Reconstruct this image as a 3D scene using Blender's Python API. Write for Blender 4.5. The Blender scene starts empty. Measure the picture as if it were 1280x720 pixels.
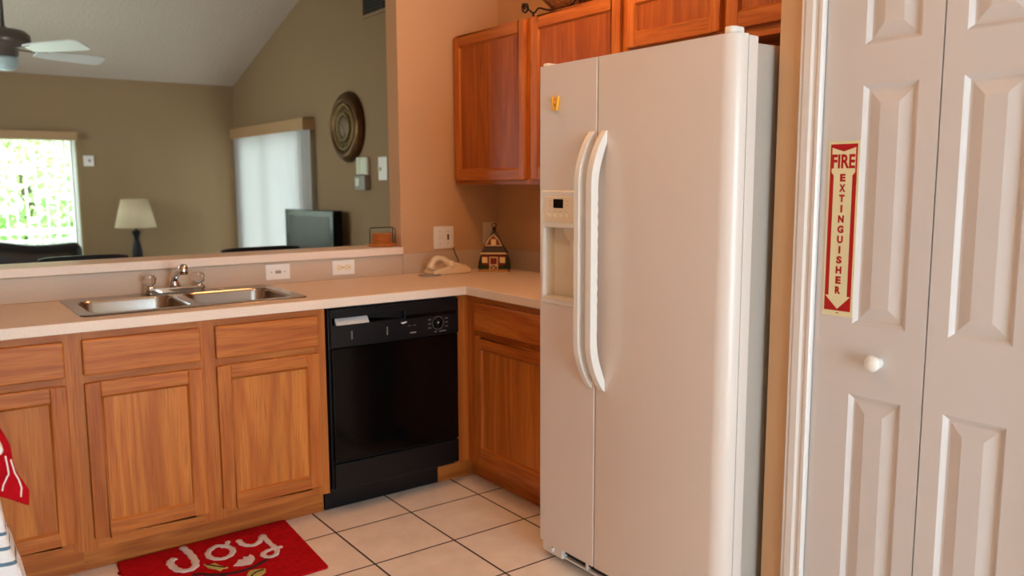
import bpy, bmesh, math, random
from mathutils import Vector, Matrix
from math import sin, cos, pi, radians

random.seed(7)
SC = bpy.context.scene
COL = SC.collection

# ------------------------------------------------------------------ camera, world, lights, exposure
YAW, PITCH, ROLL, FPX = .6317, -.1276, -.0037, 1036.7
f = Vector((sin(YAW)*cos(PITCH), cos(YAW)*cos(PITCH), sin(PITCH)))
r = Vector((cos(YAW), -sin(YAW), 0)); u = r.cross(f)
r, u = cos(ROLL)*r + sin(ROLL)*u, -sin(ROLL)*r + cos(ROLL)*u
cam = bpy.data.cameras.new('camera'); cam_o = bpy.data.objects.new('camera', cam); COL.objects.link(cam_o)
R3 = Matrix((r, u, -f)).transposed()
cam_o.matrix_world = Matrix.Translation((-2.0242, -3.1072, 1.3767)) @ R3.to_4x4()
cam.sensor_width = 36; cam.lens = FPX*36/1280; cam.clip_start = .02
cam.dof.use_dof = True; cam.dof.focus_distance = 2.5; cam.dof.aperture_fstop = 2.8
SC.camera = cam_o

SC.view_settings.view_transform = 'Standard'; SC.view_settings.look = 'None'
SC.view_settings.gamma = 1; SC.view_settings.use_curve_mapping = False
SC.view_settings.exposure = -.16

W = bpy.data.worlds.new('sky'); SC.world = W; W.use_nodes = True
bg = W.node_tree.nodes['Background']; bg.inputs[0].default_value = (.86, .97, 1, 1); bg.inputs[1].default_value = 4.5

def area(name, loc, direction, sx, sy, watts, color, shape='RECTANGLE'):
    l = bpy.data.lights.new(name, 'AREA'); l.shape = shape; l.size = sx
    if shape == 'RECTANGLE': l.size_y = sy
    l.energy = watts; l.color = color
    o = bpy.data.objects.new(name, l); COL.objects.link(o)
    o.location = loc; o.rotation_euler = Vector(direction).to_track_quat('-Z', 'Y').to_euler()
    return o

WARM = (1, .47, .17); WARM2 = (1, .56, .28); COOL = (.62, .82, 1.0)
sun = bpy.data.lights.new('sun', 'SUN'); sun.energy = 26; sun.angle = .02; sun.color = (1, .96, .88)
so = bpy.data.objects.new('sun', sun); COL.objects.link(so); so.rotation_euler = Vector((0, .35, -1)).to_track_quat('-Z', 'Y').to_euler()
area('daylight_patio', (-1.3, -6.05, 1.15), (0, 1, 0), 1.9, 2.1, 180, COOL)           # outside the glazed door behind the viewer
area('daylight_far_window', (-1.45, 6.75, 1.5), (0, -1, -.25), 1.9, 1.6, 36, (.88, 1, .92))   # outside the living room window
area('daylight_side_door', (1.55, 5.2, 1.15), (-1, 0, 0), 2.1, 2.0, 32, (.93, .97, 1))     # outside the blinds-covered side door
kl = bpy.data.lights.new('kitchen_lamp_light', 'POINT'); kl.energy = 25; kl.color = WARM; kl.shadow_soft_size = .09
klo = bpy.data.objects.new('kitchen_lamp_light', kl); COL.objects.link(klo); klo.location = (-.26, -.58, 2.46)       # inside the ceiling fitting
area('added_lamp_light', (-1.25, -1.45, 2.555), (0, 0, -1), .24, .24, 9, WARM2, 'DISK')         # unseen lamp added in a second fitting to warm the left-facing surfaces
area('added_left_fill', (-2.85, 3.9, 1.6), (1, 0, 0), 1.5, 1.2, 30, (.95, .97, 1))    # added behind an invented left window to brighten the right living room wall

# ------------------------------------------------------------------ materials
def srgb(r_, g_, b_):
    c = lambda v: (v/255/12.92 if v/255 <= .04045 else ((v/255+.055)/1.055)**2.4)
    return (c(r_), c(g_), c(b_), 1)

def new_mat(name):
    m = bpy.data.materials.new(name); m.use_nodes = True
    nt = m.node_tree; b = nt.nodes['Principled BSDF']
    return m, nt, b

def L(nt, a, b): nt.links.new(a, b)

def coords(nt, scale=(1, 1, 1)):
    tc = nt.nodes.new('ShaderNodeTexCoord'); mp = nt.nodes.new('ShaderNodeMapping')
    mp.inputs['Scale'].default_value = scale
    L(nt, tc.outputs['Object'], mp.inputs['Vector'])
    return mp.outputs['Vector']

def plain(name, col, rough=.5, metal=0, noise=0, nscale=20, bump=0, bscale=200, bdist=.001, spec=None, trans=0, coat=0):
    m, nt, b = new_mat(name)
    b.inputs['Base Color'].default_value = col; b.inputs['Roughness'].default_value = rough; b.inputs['Metallic'].default_value = metal
    if spec is not None: b.inputs['Specular IOR Level'].default_value = spec
    if coat: b.inputs['Coat Weight'].default_value = coat; b.inputs['Coat Roughness'].default_value = .12
    if trans: b.inputs['Transmission Weight'].default_value = trans
    v = coords(nt)
    if noise:
        n = nt.nodes.new('ShaderNodeTexNoise'); n.inputs['Scale'].default_value = nscale; n.inputs['Detail'].default_value = 6
        L(nt, v, n.inputs['Vector'])
        rp = nt.nodes.new('ShaderNodeValToRGB'); e = rp.color_ramp.elements
        e[0].position = .3; e[1].position = .7
        e[0].color = tuple(c*(1-noise) for c in col[:3]) + (1,); e[1].color = tuple(min(1, c*(1+noise)) for c in col[:3]) + (1,)
        L(nt, n.outputs['Fac'], rp.inputs['Fac']); L(nt, rp.outputs['Color'], b.inputs['Base Color'])
    if bump:
        n2 = nt.nodes.new('ShaderNodeTexNoise'); n2.inputs['Scale'].default_value = bscale; n2.inputs['Detail'].default_value = 3
        L(nt, v, n2.inputs['Vector'])
        bp = nt.nodes.new('ShaderNodeBump'); bp.inputs['Strength'].default_value = bump; bp.inputs['Distance'].default_value = bdist
        L(nt, n2.outputs['Fac'], bp.inputs['Height']); L(nt, bp.outputs['Normal'], b.inputs['Normal'])
    return m

def wood(name, axis, c0, c1, c2, rough=.46, seed=0.0, stripe=0):
    """oak: long grain along the given axis, with cathedral bands and fine pores"""
    m, nt, b = new_mat(name); b.inputs['Roughness'].default_value = rough; b.inputs['Specular IOR Level'].default_value = .35
    s = [7, 7, 7]; s['xyz'.index(axis)] = .55
    tc = nt.nodes.new('ShaderNodeTexCoord')
    def mapped(sc):
        mp = nt.nodes.new('ShaderNodeMapping'); mp.inputs['Scale'].default_value = sc; mp.inputs['Location'].default_value = (seed, seed*.7, seed*1.3)
        L(nt, tc.outputs['Object'], mp.inputs['Vector']); return mp.outputs['Vector']
    n1 = nt.nodes.new('ShaderNodeTexNoise'); n1.inputs['Scale'].default_value = 1.0; n1.inputs['Detail'].default_value = 2; n1.inputs['Distortion'].default_value = .4
    L(nt, mapped(s), n1.inputs['Vector'])
    mul = nt.nodes.new('ShaderNodeMath'); mul.operation = 'MULTIPLY'; mul.inputs[1].default_value = 15
    L(nt, n1.outputs['Fac'], mul.inputs[0])
    fr = nt.nodes.new('ShaderNodeMath'); fr.operation = 'PINGPONG'; fr.inputs[1].default_value = 1
    L(nt, mul.outputs[0], fr.inputs[0])
    s2 = [260, 260, 260]; s2['xyz'.index(axis)] = 7
    n2 = nt.nodes.new('ShaderNodeTexNoise'); n2.inputs['Scale'].default_value = 1.0; n2.inputs['Detail'].default_value = 3
    L(nt, mapped(s2), n2.inputs['Vector'])
    s3 = [9, 9, 9]; s3['xyz'.index(axis)] = .3
    n3 = nt.nodes.new('ShaderNodeTexNoise'); n3.inputs['Scale'].default_value = 1.0
    L(nt, mapped(s3), n3.inputs['Vector'])
    mx = nt.nodes.new('ShaderNodeMix'); mx.data_type = 'RGBA'; mx.inputs['A'].default_value = c0; mx.inputs['B'].default_value = c1
    rp = nt.nodes.new('ShaderNodeMapRange'); rp.inputs['From Min'].default_value = .0; rp.inputs['From Max'].default_value = 1; rp.inputs['To Min'].default_value = 0; rp.inputs['To Max'].default_value = .85
    L(nt, fr.outputs[0], rp.inputs['Value']); L(nt, rp.outputs[0], mx.inputs['Factor'])
    mx2 = nt.nodes.new('ShaderNodeMix'); mx2.data_type = 'RGBA'; mx2.inputs['B'].default_value = c2
    rp2 = nt.nodes.new('ShaderNodeMapRange'); rp2.inputs['From Min'].default_value = .5; rp2.inputs['From Max'].default_value = .72; rp2.inputs['To Max'].default_value = .6
    L(nt, n2.outputs['Fac'], rp2.inputs['Value']); L(nt, rp2.outputs[0], mx2.inputs['Factor']); L(nt, mx.outputs['Result'], mx2.inputs['A'])
    mx3 = nt.nodes.new('ShaderNodeMix'); mx3.data_type = 'RGBA'; mx3.blend_type = 'MULTIPLY'; mx3.inputs['B'].default_value = (.72, .66, .6, 1)
    rp3 = nt.nodes.new('ShaderNodeMapRange'); rp3.inputs['From Min'].default_value = .4; rp3.inputs['From Max'].default_value = .65; rp3.inputs['To Max'].default_value = .6 if not stripe else 1
    L(nt, n3.outputs['Fac'], rp3.inputs['Value']); L(nt, rp3.outputs[0], mx3.inputs['Factor']); L(nt, mx2.outputs['Result'], mx3.inputs['A'])
    L(nt, mx3.outputs['Result'], b.inputs['Base Color'])
    bp = nt.nodes.new('ShaderNodeBump'); bp.inputs['Strength'].default_value = .12; bp.inputs['Distance'].default_value = .001
    L(nt, n2.outputs['Fac'], bp.inputs['Height']); L(nt, bp.outputs['Normal'], b.inputs['Normal'])
    return m

OC = (srgb(200, 120, 48), srgb(172, 90, 28), srgb(126, 60, 18))
oak = {a: wood('oak_'+a, a, *OC, seed=i*3.1) for i, a in enumerate('xyz')}
panel_oak = wood('oak_panel', 'z', srgb(208, 130, 54), srgb(180, 98, 34), srgb(136, 68, 22), seed=5.3)
plank_oak = wood('oak_plank', 'z', srgb(180, 100, 36), srgb(152, 76, 24), srgb(118, 56, 18), seed=8.8, stripe=1)
inside_oak = plain('cabinet_inside', srgb(120, 70, 40), .7, noise=.1)

wall_paint = plain('wall_paint', srgb(200, 160, 120), .85, bump=.25, bscale=90, bdist=.003)
living_paint = plain('living_paint', srgb(156, 130, 96), .85, bump=.2, bscale=90, bdist=.003)
ceil_paint = plain('ceiling_paint', srgb(206, 192, 178), .9, bump=.9, bscale=45, bdist=.006)
trim_white = plain('trim_white', srgb(222, 216, 212), .35)
door_white = plain('door_white', srgb(210, 204, 202), .42, bump=.1, bscale=60, bdist=.001)
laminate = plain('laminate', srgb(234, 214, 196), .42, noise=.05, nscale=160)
shaded_laminate = plain('shaded_laminate', srgb(196, 174, 152), .45, noise=.05, nscale=160)  # same laminate as the counter, darkened to stand in for weaker light
white_plastic = plain('white_plastic', srgb(236, 232, 226), .35)
cream_plastic = plain('cream_plastic', srgb(232, 214, 184), .38)
ivory = plain('ivory', srgb(238, 222, 188), .4)
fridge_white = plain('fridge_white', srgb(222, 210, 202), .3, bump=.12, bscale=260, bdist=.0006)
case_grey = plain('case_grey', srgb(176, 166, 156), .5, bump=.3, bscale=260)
fridge_gloss = plain('fridge_gloss', srgb(232, 228, 222), .25)
recess_cream = plain('recess_cream', srgb(226, 214, 194), .4)
grey_plastic = plain('grey_plastic', srgb(150, 146, 140), .5)
black_gloss = plain('black_gloss', srgb(5, 5, 6), .12, spec=.22)
black_satin = plain('black_satin', srgb(11, 11, 13), .35, spec=.3)
black_matte = plain('black_matte', srgb(12, 12, 13), .6)
dark_gap = plain('dark_gap', srgb(30, 24, 20), .8)
steel = plain('brushed_steel', srgb(170, 164, 158), .22, 1, bump=.06, bscale=300)
chrome = plain('chrome', srgb(225, 225, 225), .07, 1)
acrylic = plain('clear_acrylic', srgb(245, 245, 245), .05, trans=1)
rug_red = plain('rug_red', srgb(190, 14, 26), .95, noise=.18, nscale=60, bump=1, bscale=420, bdist=.004, spec=.1)
rug_white = plain('rug_white', srgb(234, 222, 226), .95, noise=.12, nscale=150, bump=1, bscale=420, bdist=.004, spec=.1)
rug_green = plain('rug_leaf', srgb(186, 178, 104), .95, noise=.2, nscale=150, spec=.1)
rug_dark = plain('rug_branch', srgb(62, 38, 38), .95, noise=.2, nscale=150, spec=.1)
sign_cream = plain('sign_cream', srgb(226, 218, 176), .4)
sign_red = plain('sign_red', srgb(176, 18, 22), .4)
towel_red = plain('towel_red', srgb(176, 12, 24), .95, bump=1, bscale=300, bdist=.004, spec=.1)
stitch_white = plain('stitch_white', srgb(240, 226, 222), .9)
towel_blue = plain('towel_blue', srgb(98, 128, 150), .95, bump=1, bscale=300, bdist=.003)
towel_white = plain('towel_white', srgb(244, 244, 246), .95, bump=1, bscale=220, bdist=.005)
bronze = plain('bronze', srgb(92, 62, 30), .38, .75, noise=.35, nscale=14)
bronze_light = plain('bronze_light', srgb(150, 128, 84), .45, .5, noise=.3, nscale=30)
dial_grey = plain('clock_dial', srgb(132, 112, 88), .6, noise=.15, nscale=20)
leather = plain('black_leather', srgb(17, 17, 19), .32, bump=.4, bscale=60, bdist=.003)
dark_wood = plain('dark_wood', srgb(26, 18, 15), .35, noise=.3, nscale=12)
shade_cloth = plain('shade_cloth', srgb(226, 208, 172), .8, bump=.3, bscale=300)
fan_grey = plain('fan_pewter', srgb(112, 104, 98), .35, .4)
fan_white = plain('fan_white', srgb(236, 240, 240), .3)
frost_glass = plain('frosted_glass', srgb(196, 226, 230), .3)
iron = plain('iron', srgb(22, 16, 12), .5, .4)
wicker = plain('mottled_brown', srgb(150, 96, 44), .75, noise=.6, nscale=55, bump=1, bscale=70, bdist=.008)
coaster_wood = plain('coaster_wood', srgb(206, 122, 52), .4, noise=.2, nscale=30)
barn_red = plain('barn_red', srgb(120, 30, 24), .6)
barn_roof = plain('barn_roof', srgb(70, 56, 52), .7, noise=.3, nscale=120)
barn_cream = plain('barn_cream', srgb(240, 214, 160), .55)
barn_green = plain('barn_green', srgb(36, 52, 32), .8, noise=.4, nscale=120, bump=1, bscale=200, bdist=.004)
barn_tan = plain('barn_tan', srgb(190, 140, 84), .6)
yellow = plain('yellow_plastic', srgb(240, 176, 40), .35)
lime_lit = plain('pale_green_plastic', srgb(206, 214, 186), .35)
mark_and_glint = plain('pale_mark_and_glint', srgb(190, 190, 190), .5)  # dial pointer, and the painted reflection in the dishwasher's handle pocket
screen_grey = plain('screen_grey', srgb(52, 50, 48), .3, spec=.3)
bark = plain('bark', srgb(92, 76, 58), .9)
lawn_m = plain('grass', srgb(96, 130, 58), .95, noise=.3, nscale=4)
leaf_m = [plain('leaf_'+n, c, .6) for n, c in (('light', srgb(214, 234, 186)), ('mid', srgb(190, 222, 160)), ('pale', srgb(226, 238, 200)))]
rail_white = plain('rail_white', srgb(240, 242, 244), .5)
valance_m = plain('valance_tan', srgb(182, 146, 104), .6)

# glass: thin clear pane
def glass_mat():
    m = bpy.data.materials.new('pane_glass'); m.use_nodes = True; nt = m.node_tree; nt.nodes.clear()
    o = nt.nodes.new('ShaderNodeOutputMaterial'); t = nt.nodes.new('ShaderNodeBsdfTransparent'); g = nt.nodes.new('ShaderNodeBsdfGlossy'); g.inputs['Roughness'].default_value = .02
    mx = nt.nodes.new('ShaderNodeMixShader'); mx.inputs[0].default_value = .05
    t.inputs[0].default_value = (.96, .98, .97, 1)
    L(nt, t.outputs[0], mx.inputs[1]); L(nt, g.outputs[0], mx.inputs[2]); L(nt, mx.outputs[0], o.inputs[0]); return m
pane_glass = glass_mat()
def blind_mat(name, dc, tc):
    m = bpy.data.materials.new(name); m.use_nodes = True; nt = m.node_tree; nt.nodes.clear()
    o = nt.nodes.new('ShaderNodeOutputMaterial'); d = nt.nodes.new('ShaderNodeBsdfDiffuse'); t = nt.nodes.new('ShaderNodeBsdfTranslucent')
    d.inputs[0].default_value = dc; t.inputs[0].default_value = tc
    mx = nt.nodes.new('ShaderNodeMixShader'); mx.inputs[0].default_value = .5
    L(nt, d.outputs[0], mx.inputs[1]); L(nt, t.outputs[0], mx.inputs[2]); L(nt, mx.outputs[0], o.inputs[0]); return m
blind_vinyl = blind_mat('blind_vinyl', (.85, .86, .86, 1), (.85, .86, .86, 1))
blind_thick = blind_mat('blind_vinyl_thick', (.8, .8, .79, 1), (.28, .285, .28, 1))

TX, TY, TS = -.0595, -.1616, .3395
def tile_mat():
    m, nt, b = new_mat('floor_tile'); b.inputs['Roughness'].default_value = .38
    tc = nt.nodes.new('ShaderNodeTexCoord')
    mp = nt.nodes.new('ShaderNodeMapping'); mp.inputs['Location'].default_value = (-TX/TS+60, -TY/TS+60, 0); mp.inputs['Scale'].default_value = (1/TS, 1/TS, 1)
    L(nt, tc.outputs['Object'], mp.inputs['Vector'])
    sp = nt.nodes.new('ShaderNodeSeparateXYZ'); L(nt, mp.outputs[0], sp.inputs[0])
    def math(op, a, bb=None):
        n = nt.nodes.new('ShaderNodeMath'); n.operation = op
        if hasattr(a, 'links'): L(nt, a, n.inputs[0])
        else: n.inputs[0].default_value = a
        if bb is not None:
            if hasattr(bb, 'links'): L(nt, bb, n.inputs[1])
            else: n.inputs[1].default_value = bb
        return n.outputs[0]
    ds = []
    for k in (0, 1):
        fx = math('FRACT', sp.outputs[k]); ds.append(math('MINIMUM', fx, math('SUBTRACT', 1.0, fx)))
    dm = math('MINIMUM', ds[0], ds[1])
    mr = nt.nodes.new('ShaderNodeMapRange'); mr.inputs['From Min'].default_value = .0085; mr.inputs['From Max'].default_value = .0135
    L(nt, dm, mr.inputs['Value'])
    fl = nt.nodes.new('ShaderNodeVectorMath'); fl.operation = 'FLOOR'; L(nt, mp.outputs[0], fl.inputs[0])
    wn = nt.nodes.new('ShaderNodeTexWhiteNoise'); L(nt, fl.outputs[0], wn.inputs['Vector'])
    n1 = nt.nodes.new('ShaderNodeTexNoise'); n1.inputs['Scale'].default_value = 7; n1.inputs['Detail'].default_value = 8; n1.inputs['Roughness'].default_value = .65
    ad = nt.nodes.new('ShaderNodeVectorMath'); ad.operation = 'ADD'; L(nt, tc.outputs['Object'], ad.inputs[0]); L(nt, wn.outputs['Color'], ad.inputs[1]); L(nt, ad.outputs[0], n1.inputs['Vector'])
    rp = nt.nodes.new('ShaderNodeValToRGB'); e = rp.color_ramp.elements; e[0].position = .32; e[1].position = .66
    e[0].color = srgb(234, 218, 204); e[1].color = srgb(248, 236, 224); L(nt, n1.outputs['Fac'], rp.inputs['Fac'])
    mx = nt.nodes.new('ShaderNodeMix'); mx.data_type = 'RGBA'; mx.inputs['A'].default_value = srgb(58, 42, 34)
    L(nt, mr.outputs[0], mx.inputs['Factor']); L(nt, rp.outputs['Color'], mx.inputs['B']); L(nt, mx.outputs['Result'], b.inputs['Base Color'])
    bp = nt.nodes.new('ShaderNodeBump'); bp.inputs['Strength'].default_value = .6; bp.inputs['Distance'].default_value = .003
    L(nt, mr.outputs[0], bp.inputs['Height']); L(nt, bp.outputs['Normal'], b.inputs['Normal'])
    r2 = nt.nodes.new('ShaderNodeMapRange'); r2.inputs['To Min'].default_value = .9; r2.inputs['To Max'].default_value = .36; L(nt, mr.outputs[0], r2.inputs['Value']); L(nt, r2.outputs[0], b.inputs['Roughness'])
    return m
floor_tile = tile_mat()

# ------------------------------------------------------------------ mesh helpers
WORLD = {}   # object name -> world offset of its local frame
ROT = {}

class MB:
    def __init__(s): s.v, s.f = [], []
    def add(s, vs, fs, smooth=False, mi=0):
        o = len(s.v); s.v += [tuple(p) for p in vs]; s.f += [([o+i for i in q], smooth, mi) for q in fs]; return s
    def box(s, x0, x1, y0, y1, z0, z1, mi=0):
        x0, x1 = sorted((x0, x1)); y0, y1 = sorted((y0, y1)); z0, z1 = sorted((z0, z1))
        vs = [(x, y, z) for z in (z0, z1) for y in (y0, y1) for x in (x0, x1)]
        return s.add(vs, [(0, 2, 3, 1), (4, 5, 7, 6), (0, 1, 5, 4), (2, 6, 7, 3), (0, 4, 6, 2), (1, 3, 7, 5)], mi=mi)
    def prism(s, poly, axis, a0, a1, smooth=False, mi=0):
        """poly: 2D points in the plane of the two other axes (in xyz order)"""
        k = 'xyz'.index(axis); n = len(poly)
        def P(p, a): q = list(p); q.insert(k, a); return q
        vs = [P(p, a0) for p in poly] + [P(p, a1) for p in poly]
        s.add(vs, [list(range(n))[::-1], list(range(n, 2*n))], mi=mi)
        o = len(s.v) - 2*n
        s.f += [([o+i, o+(i+1) % n, o+n+(i+1) % n, o+n+i], smooth, mi) for i in range(n)]
        return s
    def plate(s, axis, a0, a1, us, vs, hole=lambda i, j: False, mi=0):
        """slab between a0 and a1 on an axis, cut into cells by us, vs; cells where hole() is true stay open"""
        k = 'xyz'.index(axis); idx = {}
        def P(i, j, a):
            key = (i, j, a)
            if key not in idx:
                q = [us[i], vs[j]]; q.insert(k, a); idx[key] = len(s.v); s.v.append(tuple(q))
            return idx[key]
        nu, nv = len(us)-1, len(vs)-1
        solid = lambda i, j: 0 <= i < nu and 0 <= j < nv and not hole(i, j)
        for i in range(nu):
            for j in range(nv):
                if not solid(i, j): continue
                for a in (a0, a1): s.f.append(([P(i, j, a), P(i+1, j, a), P(i+1, j+1, a), P(i, j+1, a)], False, mi))
                for di, dj, e in ((-1, 0, ((i, j), (i, j+1))), (1, 0, ((i+1, j), (i+1, j+1))), (0, -1, ((i, j), (i+1, j))), (0, 1, ((i, j+1), (i+1, j+1)))):
                    if not solid(i+di, j+dj):
                        (p, q), (p2, q2) = e
                        s.f.append(([P(p, q, a0), P(p2, q2, a0), P(p2, q2, a1), P(p, q, a1)], False, mi))
        return s
    def tube(s, path, rad, n=12, mi=0, cap=True, squash=None):
        path = [Vector(p) for p in path]; m = len(path)
        rads = rad if isinstance(rad, (list, tuple)) else [rad]*m
        t0 = (path[1]-path[0]).normalized(); up = Vector((0, 0, 1)) if abs(t0.z) < .9 else Vector((1, 0, 0))
        nrm = (up - t0*up.dot(t0)).normalized(); vs = []
        for i in range(m):
            t = (path[min(i+1, m-1)] - path[max(i-1, 0)]).normalized()
            nrm = (nrm - t*nrm.dot(t)).normalized(); bn = t.cross(nrm)
            a, b = (rads[i], rads[i]) if not squash else (rads[i], rads[i]*squash)
            vs += [path[i] + nrm*cos(2*pi*k/n)*a + bn*sin(2*pi*k/n)*b for k in range(n)]
        fs = [(i*n+k, i*n+(k+1) % n, (i+1)*n+(k+1) % n, (i+1)*n+k) for i in range(m-1) for k in range(n)]
        s.add(vs, fs, True, mi)
        if cap: s.add([], []); o = len(s.v)-m*n; s.f += [([o+k for k in range(n)][::-1], False, mi), ([o+(m-1)*n+k for k in range(n)], False, mi)]
        return s
    def lathe(s, prof, c=(0, 0, 0), axis='z', n=32, mi=0, smooth=True, sx=1, sy=1):
        vs = []
        for rr, h in prof:
            for k in range(n):
                a, b = rr*cos(2*pi*k/n)*sx, rr*sin(2*pi*k/n)*sy
                p = {'z': (a, b, h), 'x': (h, a, b), 'y': (a, h, b)}[axis]
                vs.append((p[0]+c[0], p[1]+c[1], p[2]+c[2]))
        m = len(prof)
        s.add(vs, [(i*n+k, i*n+(k+1) % n, (i+1)*n+(k+1) % n, (i+1)*n+k) for i in range(m-1) for k in range(n)], smooth, mi)
        o = len(s.v)-m*n
        if prof[0][0] > 1e-5: s.f.append(([o+k for k in range(n)][::-1], False, mi))
        if prof[-1][0] > 1e-5: s.f.append(([o+(m-1)*n+k for k in range(n)], False, mi))
        return s
    def sheet(s, fn, nu, nv, mi=0, smooth=True):
        vs = [fn(i/nu, j/nv) for j in range(nv+1) for i in range(nu+1)]
        return s.add(vs, [(j*(nu+1)+i, j*(nu+1)+i+1, (j+1)*(nu+1)+i+1, (j+1)*(nu+1)+i) for j in range(nv) for i in range(nu)], smooth, mi)
    def xform(s, fn): s.v = [tuple(fn(Vector(p))) for p in s.v]; return s
    def build(s, name, mats, parent=None, bevel=0, seg=2, solid=0, subsurf=0):
        me = bpy.data.meshes.new(name)
        off = WORLD.get(parent.name, Vector()) if parent else Vector()
        inv = ROT[parent.name].inverted() if parent and parent.name in ROT else None
        vs = [Vector(p)-off for p in s.v]
        if inv: vs = [inv @ p for p in vs]
        me.from_pydata(vs, [], [q for q, _, _ in s.f])
        mats = mats if isinstance(mats, (list, tuple)) else [mats]
        for m in mats: me.materials.append(m)
        for p, (_, sm, mi) in zip(me.polygons, s.f): p.use_smooth = sm; p.material_index = mi
        bm = bmesh.new(); bm.from_mesh(me)
        bmesh.ops.remove_doubles(bm, verts=bm.verts, dist=1e-6)
        bmesh.ops.recalc_face_normals(bm, faces=bm.faces); bm.to_mesh(me); bm.free()
        o = bpy.data.objects.new(name, me); COL.objects.link(o)
        if parent:
            o.parent = parent; WORLD[o.name] = off
            if parent.name in ROT: ROT[o.name] = ROT[parent.name]
        if solid:
            md = o.modifiers.new('solid', 'SOLIDIFY'); md.thickness = solid; md.offset = 0
        if subsurf:
            md = o.modifiers.new('sub', 'SUBSURF'); md.levels = subsurf; md.render_levels = subsurf
        if bevel:
            md = o.modifiers.new('bevel', 'BEVEL'); md.width = bevel; md.segments = seg; md.limit_method = 'ANGLE'; md.angle_limit = radians(40)
            md.harden_normals = False
        return o

def tag(o, label, cat, group=None):
    o['label'] = label; o['category'] = cat
    if group: o['group'] = group
    return o
def thing(name, label, cat, loc=(0, 0, 0), rz=0, group=None):
    """an Empty at the thing's base; its parts are built in world coordinates (rz = 0) or about the base"""
    o = bpy.data.objects.new(name, None); o.empty_display_size = .05; COL.objects.link(o)
    o.location = loc; o.rotation_euler = (0, 0, rz); WORLD[o.name] = Vector(loc)
    if rz: ROT[o.name] = Matrix.Rotation(rz, 3, 'Z'); 
    return tag(o, label, cat, group)
def local(t):
    """function that turns a thing's own coordinates into world ones"""
    off = WORLD[t.name]; R = ROT.get(t.name, Matrix.Identity(3))
    return lambda p: R @ Vector(p) + off
def struct(o): o['kind'] = 'structure'; return o
def dup(root, loc, label=None):
    rr = root.copy(); COL.objects.link(rr); rr.location = loc
    if label: rr['label'] = label
    for ch in list(root.children):
        c = ch.copy(); COL.objects.link(c); c.parent = rr
        for g in ch.children:
            d = g.copy(); COL.objects.link(d); d.parent = c
    return rr
def arc(cx, cy, rad, a0, a1, n=8): return [(cx+rad*cos(radians(a0+(a1-a0)*i/n)), cy+rad*sin(radians(a0+(a1-a0)*i/n))) for i in range(n+1)]
def rrect(x0, x1, y0, y1, rad, n=6):
    return arc(x1-rad, y1-rad, rad, 0, 90, n)+arc(x0+rad, y1-rad, rad, 90, 180, n)+arc(x0+rad, y0+rad, rad, 180, 270, n)+arc(x1-rad, y0+rad, rad, 270, 360, n)
def smooth_path(pts, per=8):
    P = [Vector(p) for p in pts]; P = [P[0]*2-P[1]] + P + [P[-1]*2-P[-2]]; out = []
    for i in range(1, len(P)-2):
        for k in range(per):
            t = k/per; a, b, c, d = P[i-1:i+3]
            out.append(.5*((2*b) + (c-a)*t + (2*a-5*b+4*c-d)*t*t + (-a+3*b-3*c+d)*t**3))
    return out + [P[-2]]

# ------------------------------------------------------------------ the room
H = .914; YW = .6036; XW = .6027; XL = -2.6; XR = 1.0; YF = 6.19; YB = -5.8; KC = 2.62; XP = -.055; YK = .0715
struct(MB().box(XL-.1, 1.4, YB-.1, YF+.1, -.08, 0).build('floor', floor_tile))
# kitchen ceiling + living room gable ceiling
mb = MB().box(XL-.1, 1.3, YB-.1, .715, KC, KC+.1)
RY, RZ = 2.9, 2.42+.3*(YF-2.9)
mb.prism([(YF+.1, 2.39), (RY, RZ), (.6, RZ), (.6, RZ+.1), (RY, RZ+.1), (YF+.1, 2.49)], 'x', XL-.1, XR+.15)
struct(mb.build('ceiling', ceil_paint))
# partition between kitchen and living room: knee wall, full-height piece beside the opening, wall above
mb = MB().box(XL, -.003, YW+.02, .715, 0, 1.0145).box(-.003, 1.1, YW, .715, 0, KC).box(XL, XR, .66, .715, KC, RZ)
struct(mb.build('wall_back', wall_paint))
struct(MB().box(XW, XW+.11, -1.77, YW, 0, KC).build('wall_right', wall_paint))
# pantry wall: end of the refrigerator alcove, strip beside the door, above the door, rest of the wall
PY0, PY1, PZ = -1.79, -2.425, 2.05
mb = MB().box(XP, XW, -1.77, -1.66, 0, KC).box(XP, XP+.11, PY0, -1.77, 0, KC).box(XP, XP+.11, PY1, PY0, PZ, KC).box(XP, XP+.11, YB, PY1, 0, KC)
struct(mb.build('wall_pantry', wall_paint))
struct(MB().box(.6, .7, -2.6, -1.77, 0, KC).box(XP+.11, .7, -2.7, -2.6, 0, KC).build('wall_pantry_inside', wall_paint))
struct(MB().plate('x', XL-.1, XL, [YB, 3.1, 4.7, YF], [0, .95, 2.2, RZ], lambda i, j: i == 1 and j == 1).build('wall_left', wall_paint))
mb = MB().plate('y', YB-.1, YB, [XL-.1, -2.25, -.35, .1], [0, .06, 2.12, KC], lambda i, j: i == 1 and j == 1); struct(mb.build('wall_front', wall_paint))
WX0, WX1, WZ0, WZ1 = -2.35, -.585, .45, 1.84
mb = MB().plate('y', YF, YF+.12, [XL, WX0, WX1, XR], [0, WZ0, WZ1, 2.45], lambda i, j: i == 1 and j == 1); struct(mb.build('wall_far', living_paint))
DY0, DY1, DZ1 = 4.19, 5.88, 1.87
mb = MB().plate('x', XR, XR+.12, [.715, DY0, DY1, YF+.12], [0, .05, DZ1, RZ], lambda i, j: i == 1 and j == 1); struct(mb.build('wall_right_living', living_paint))

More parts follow.
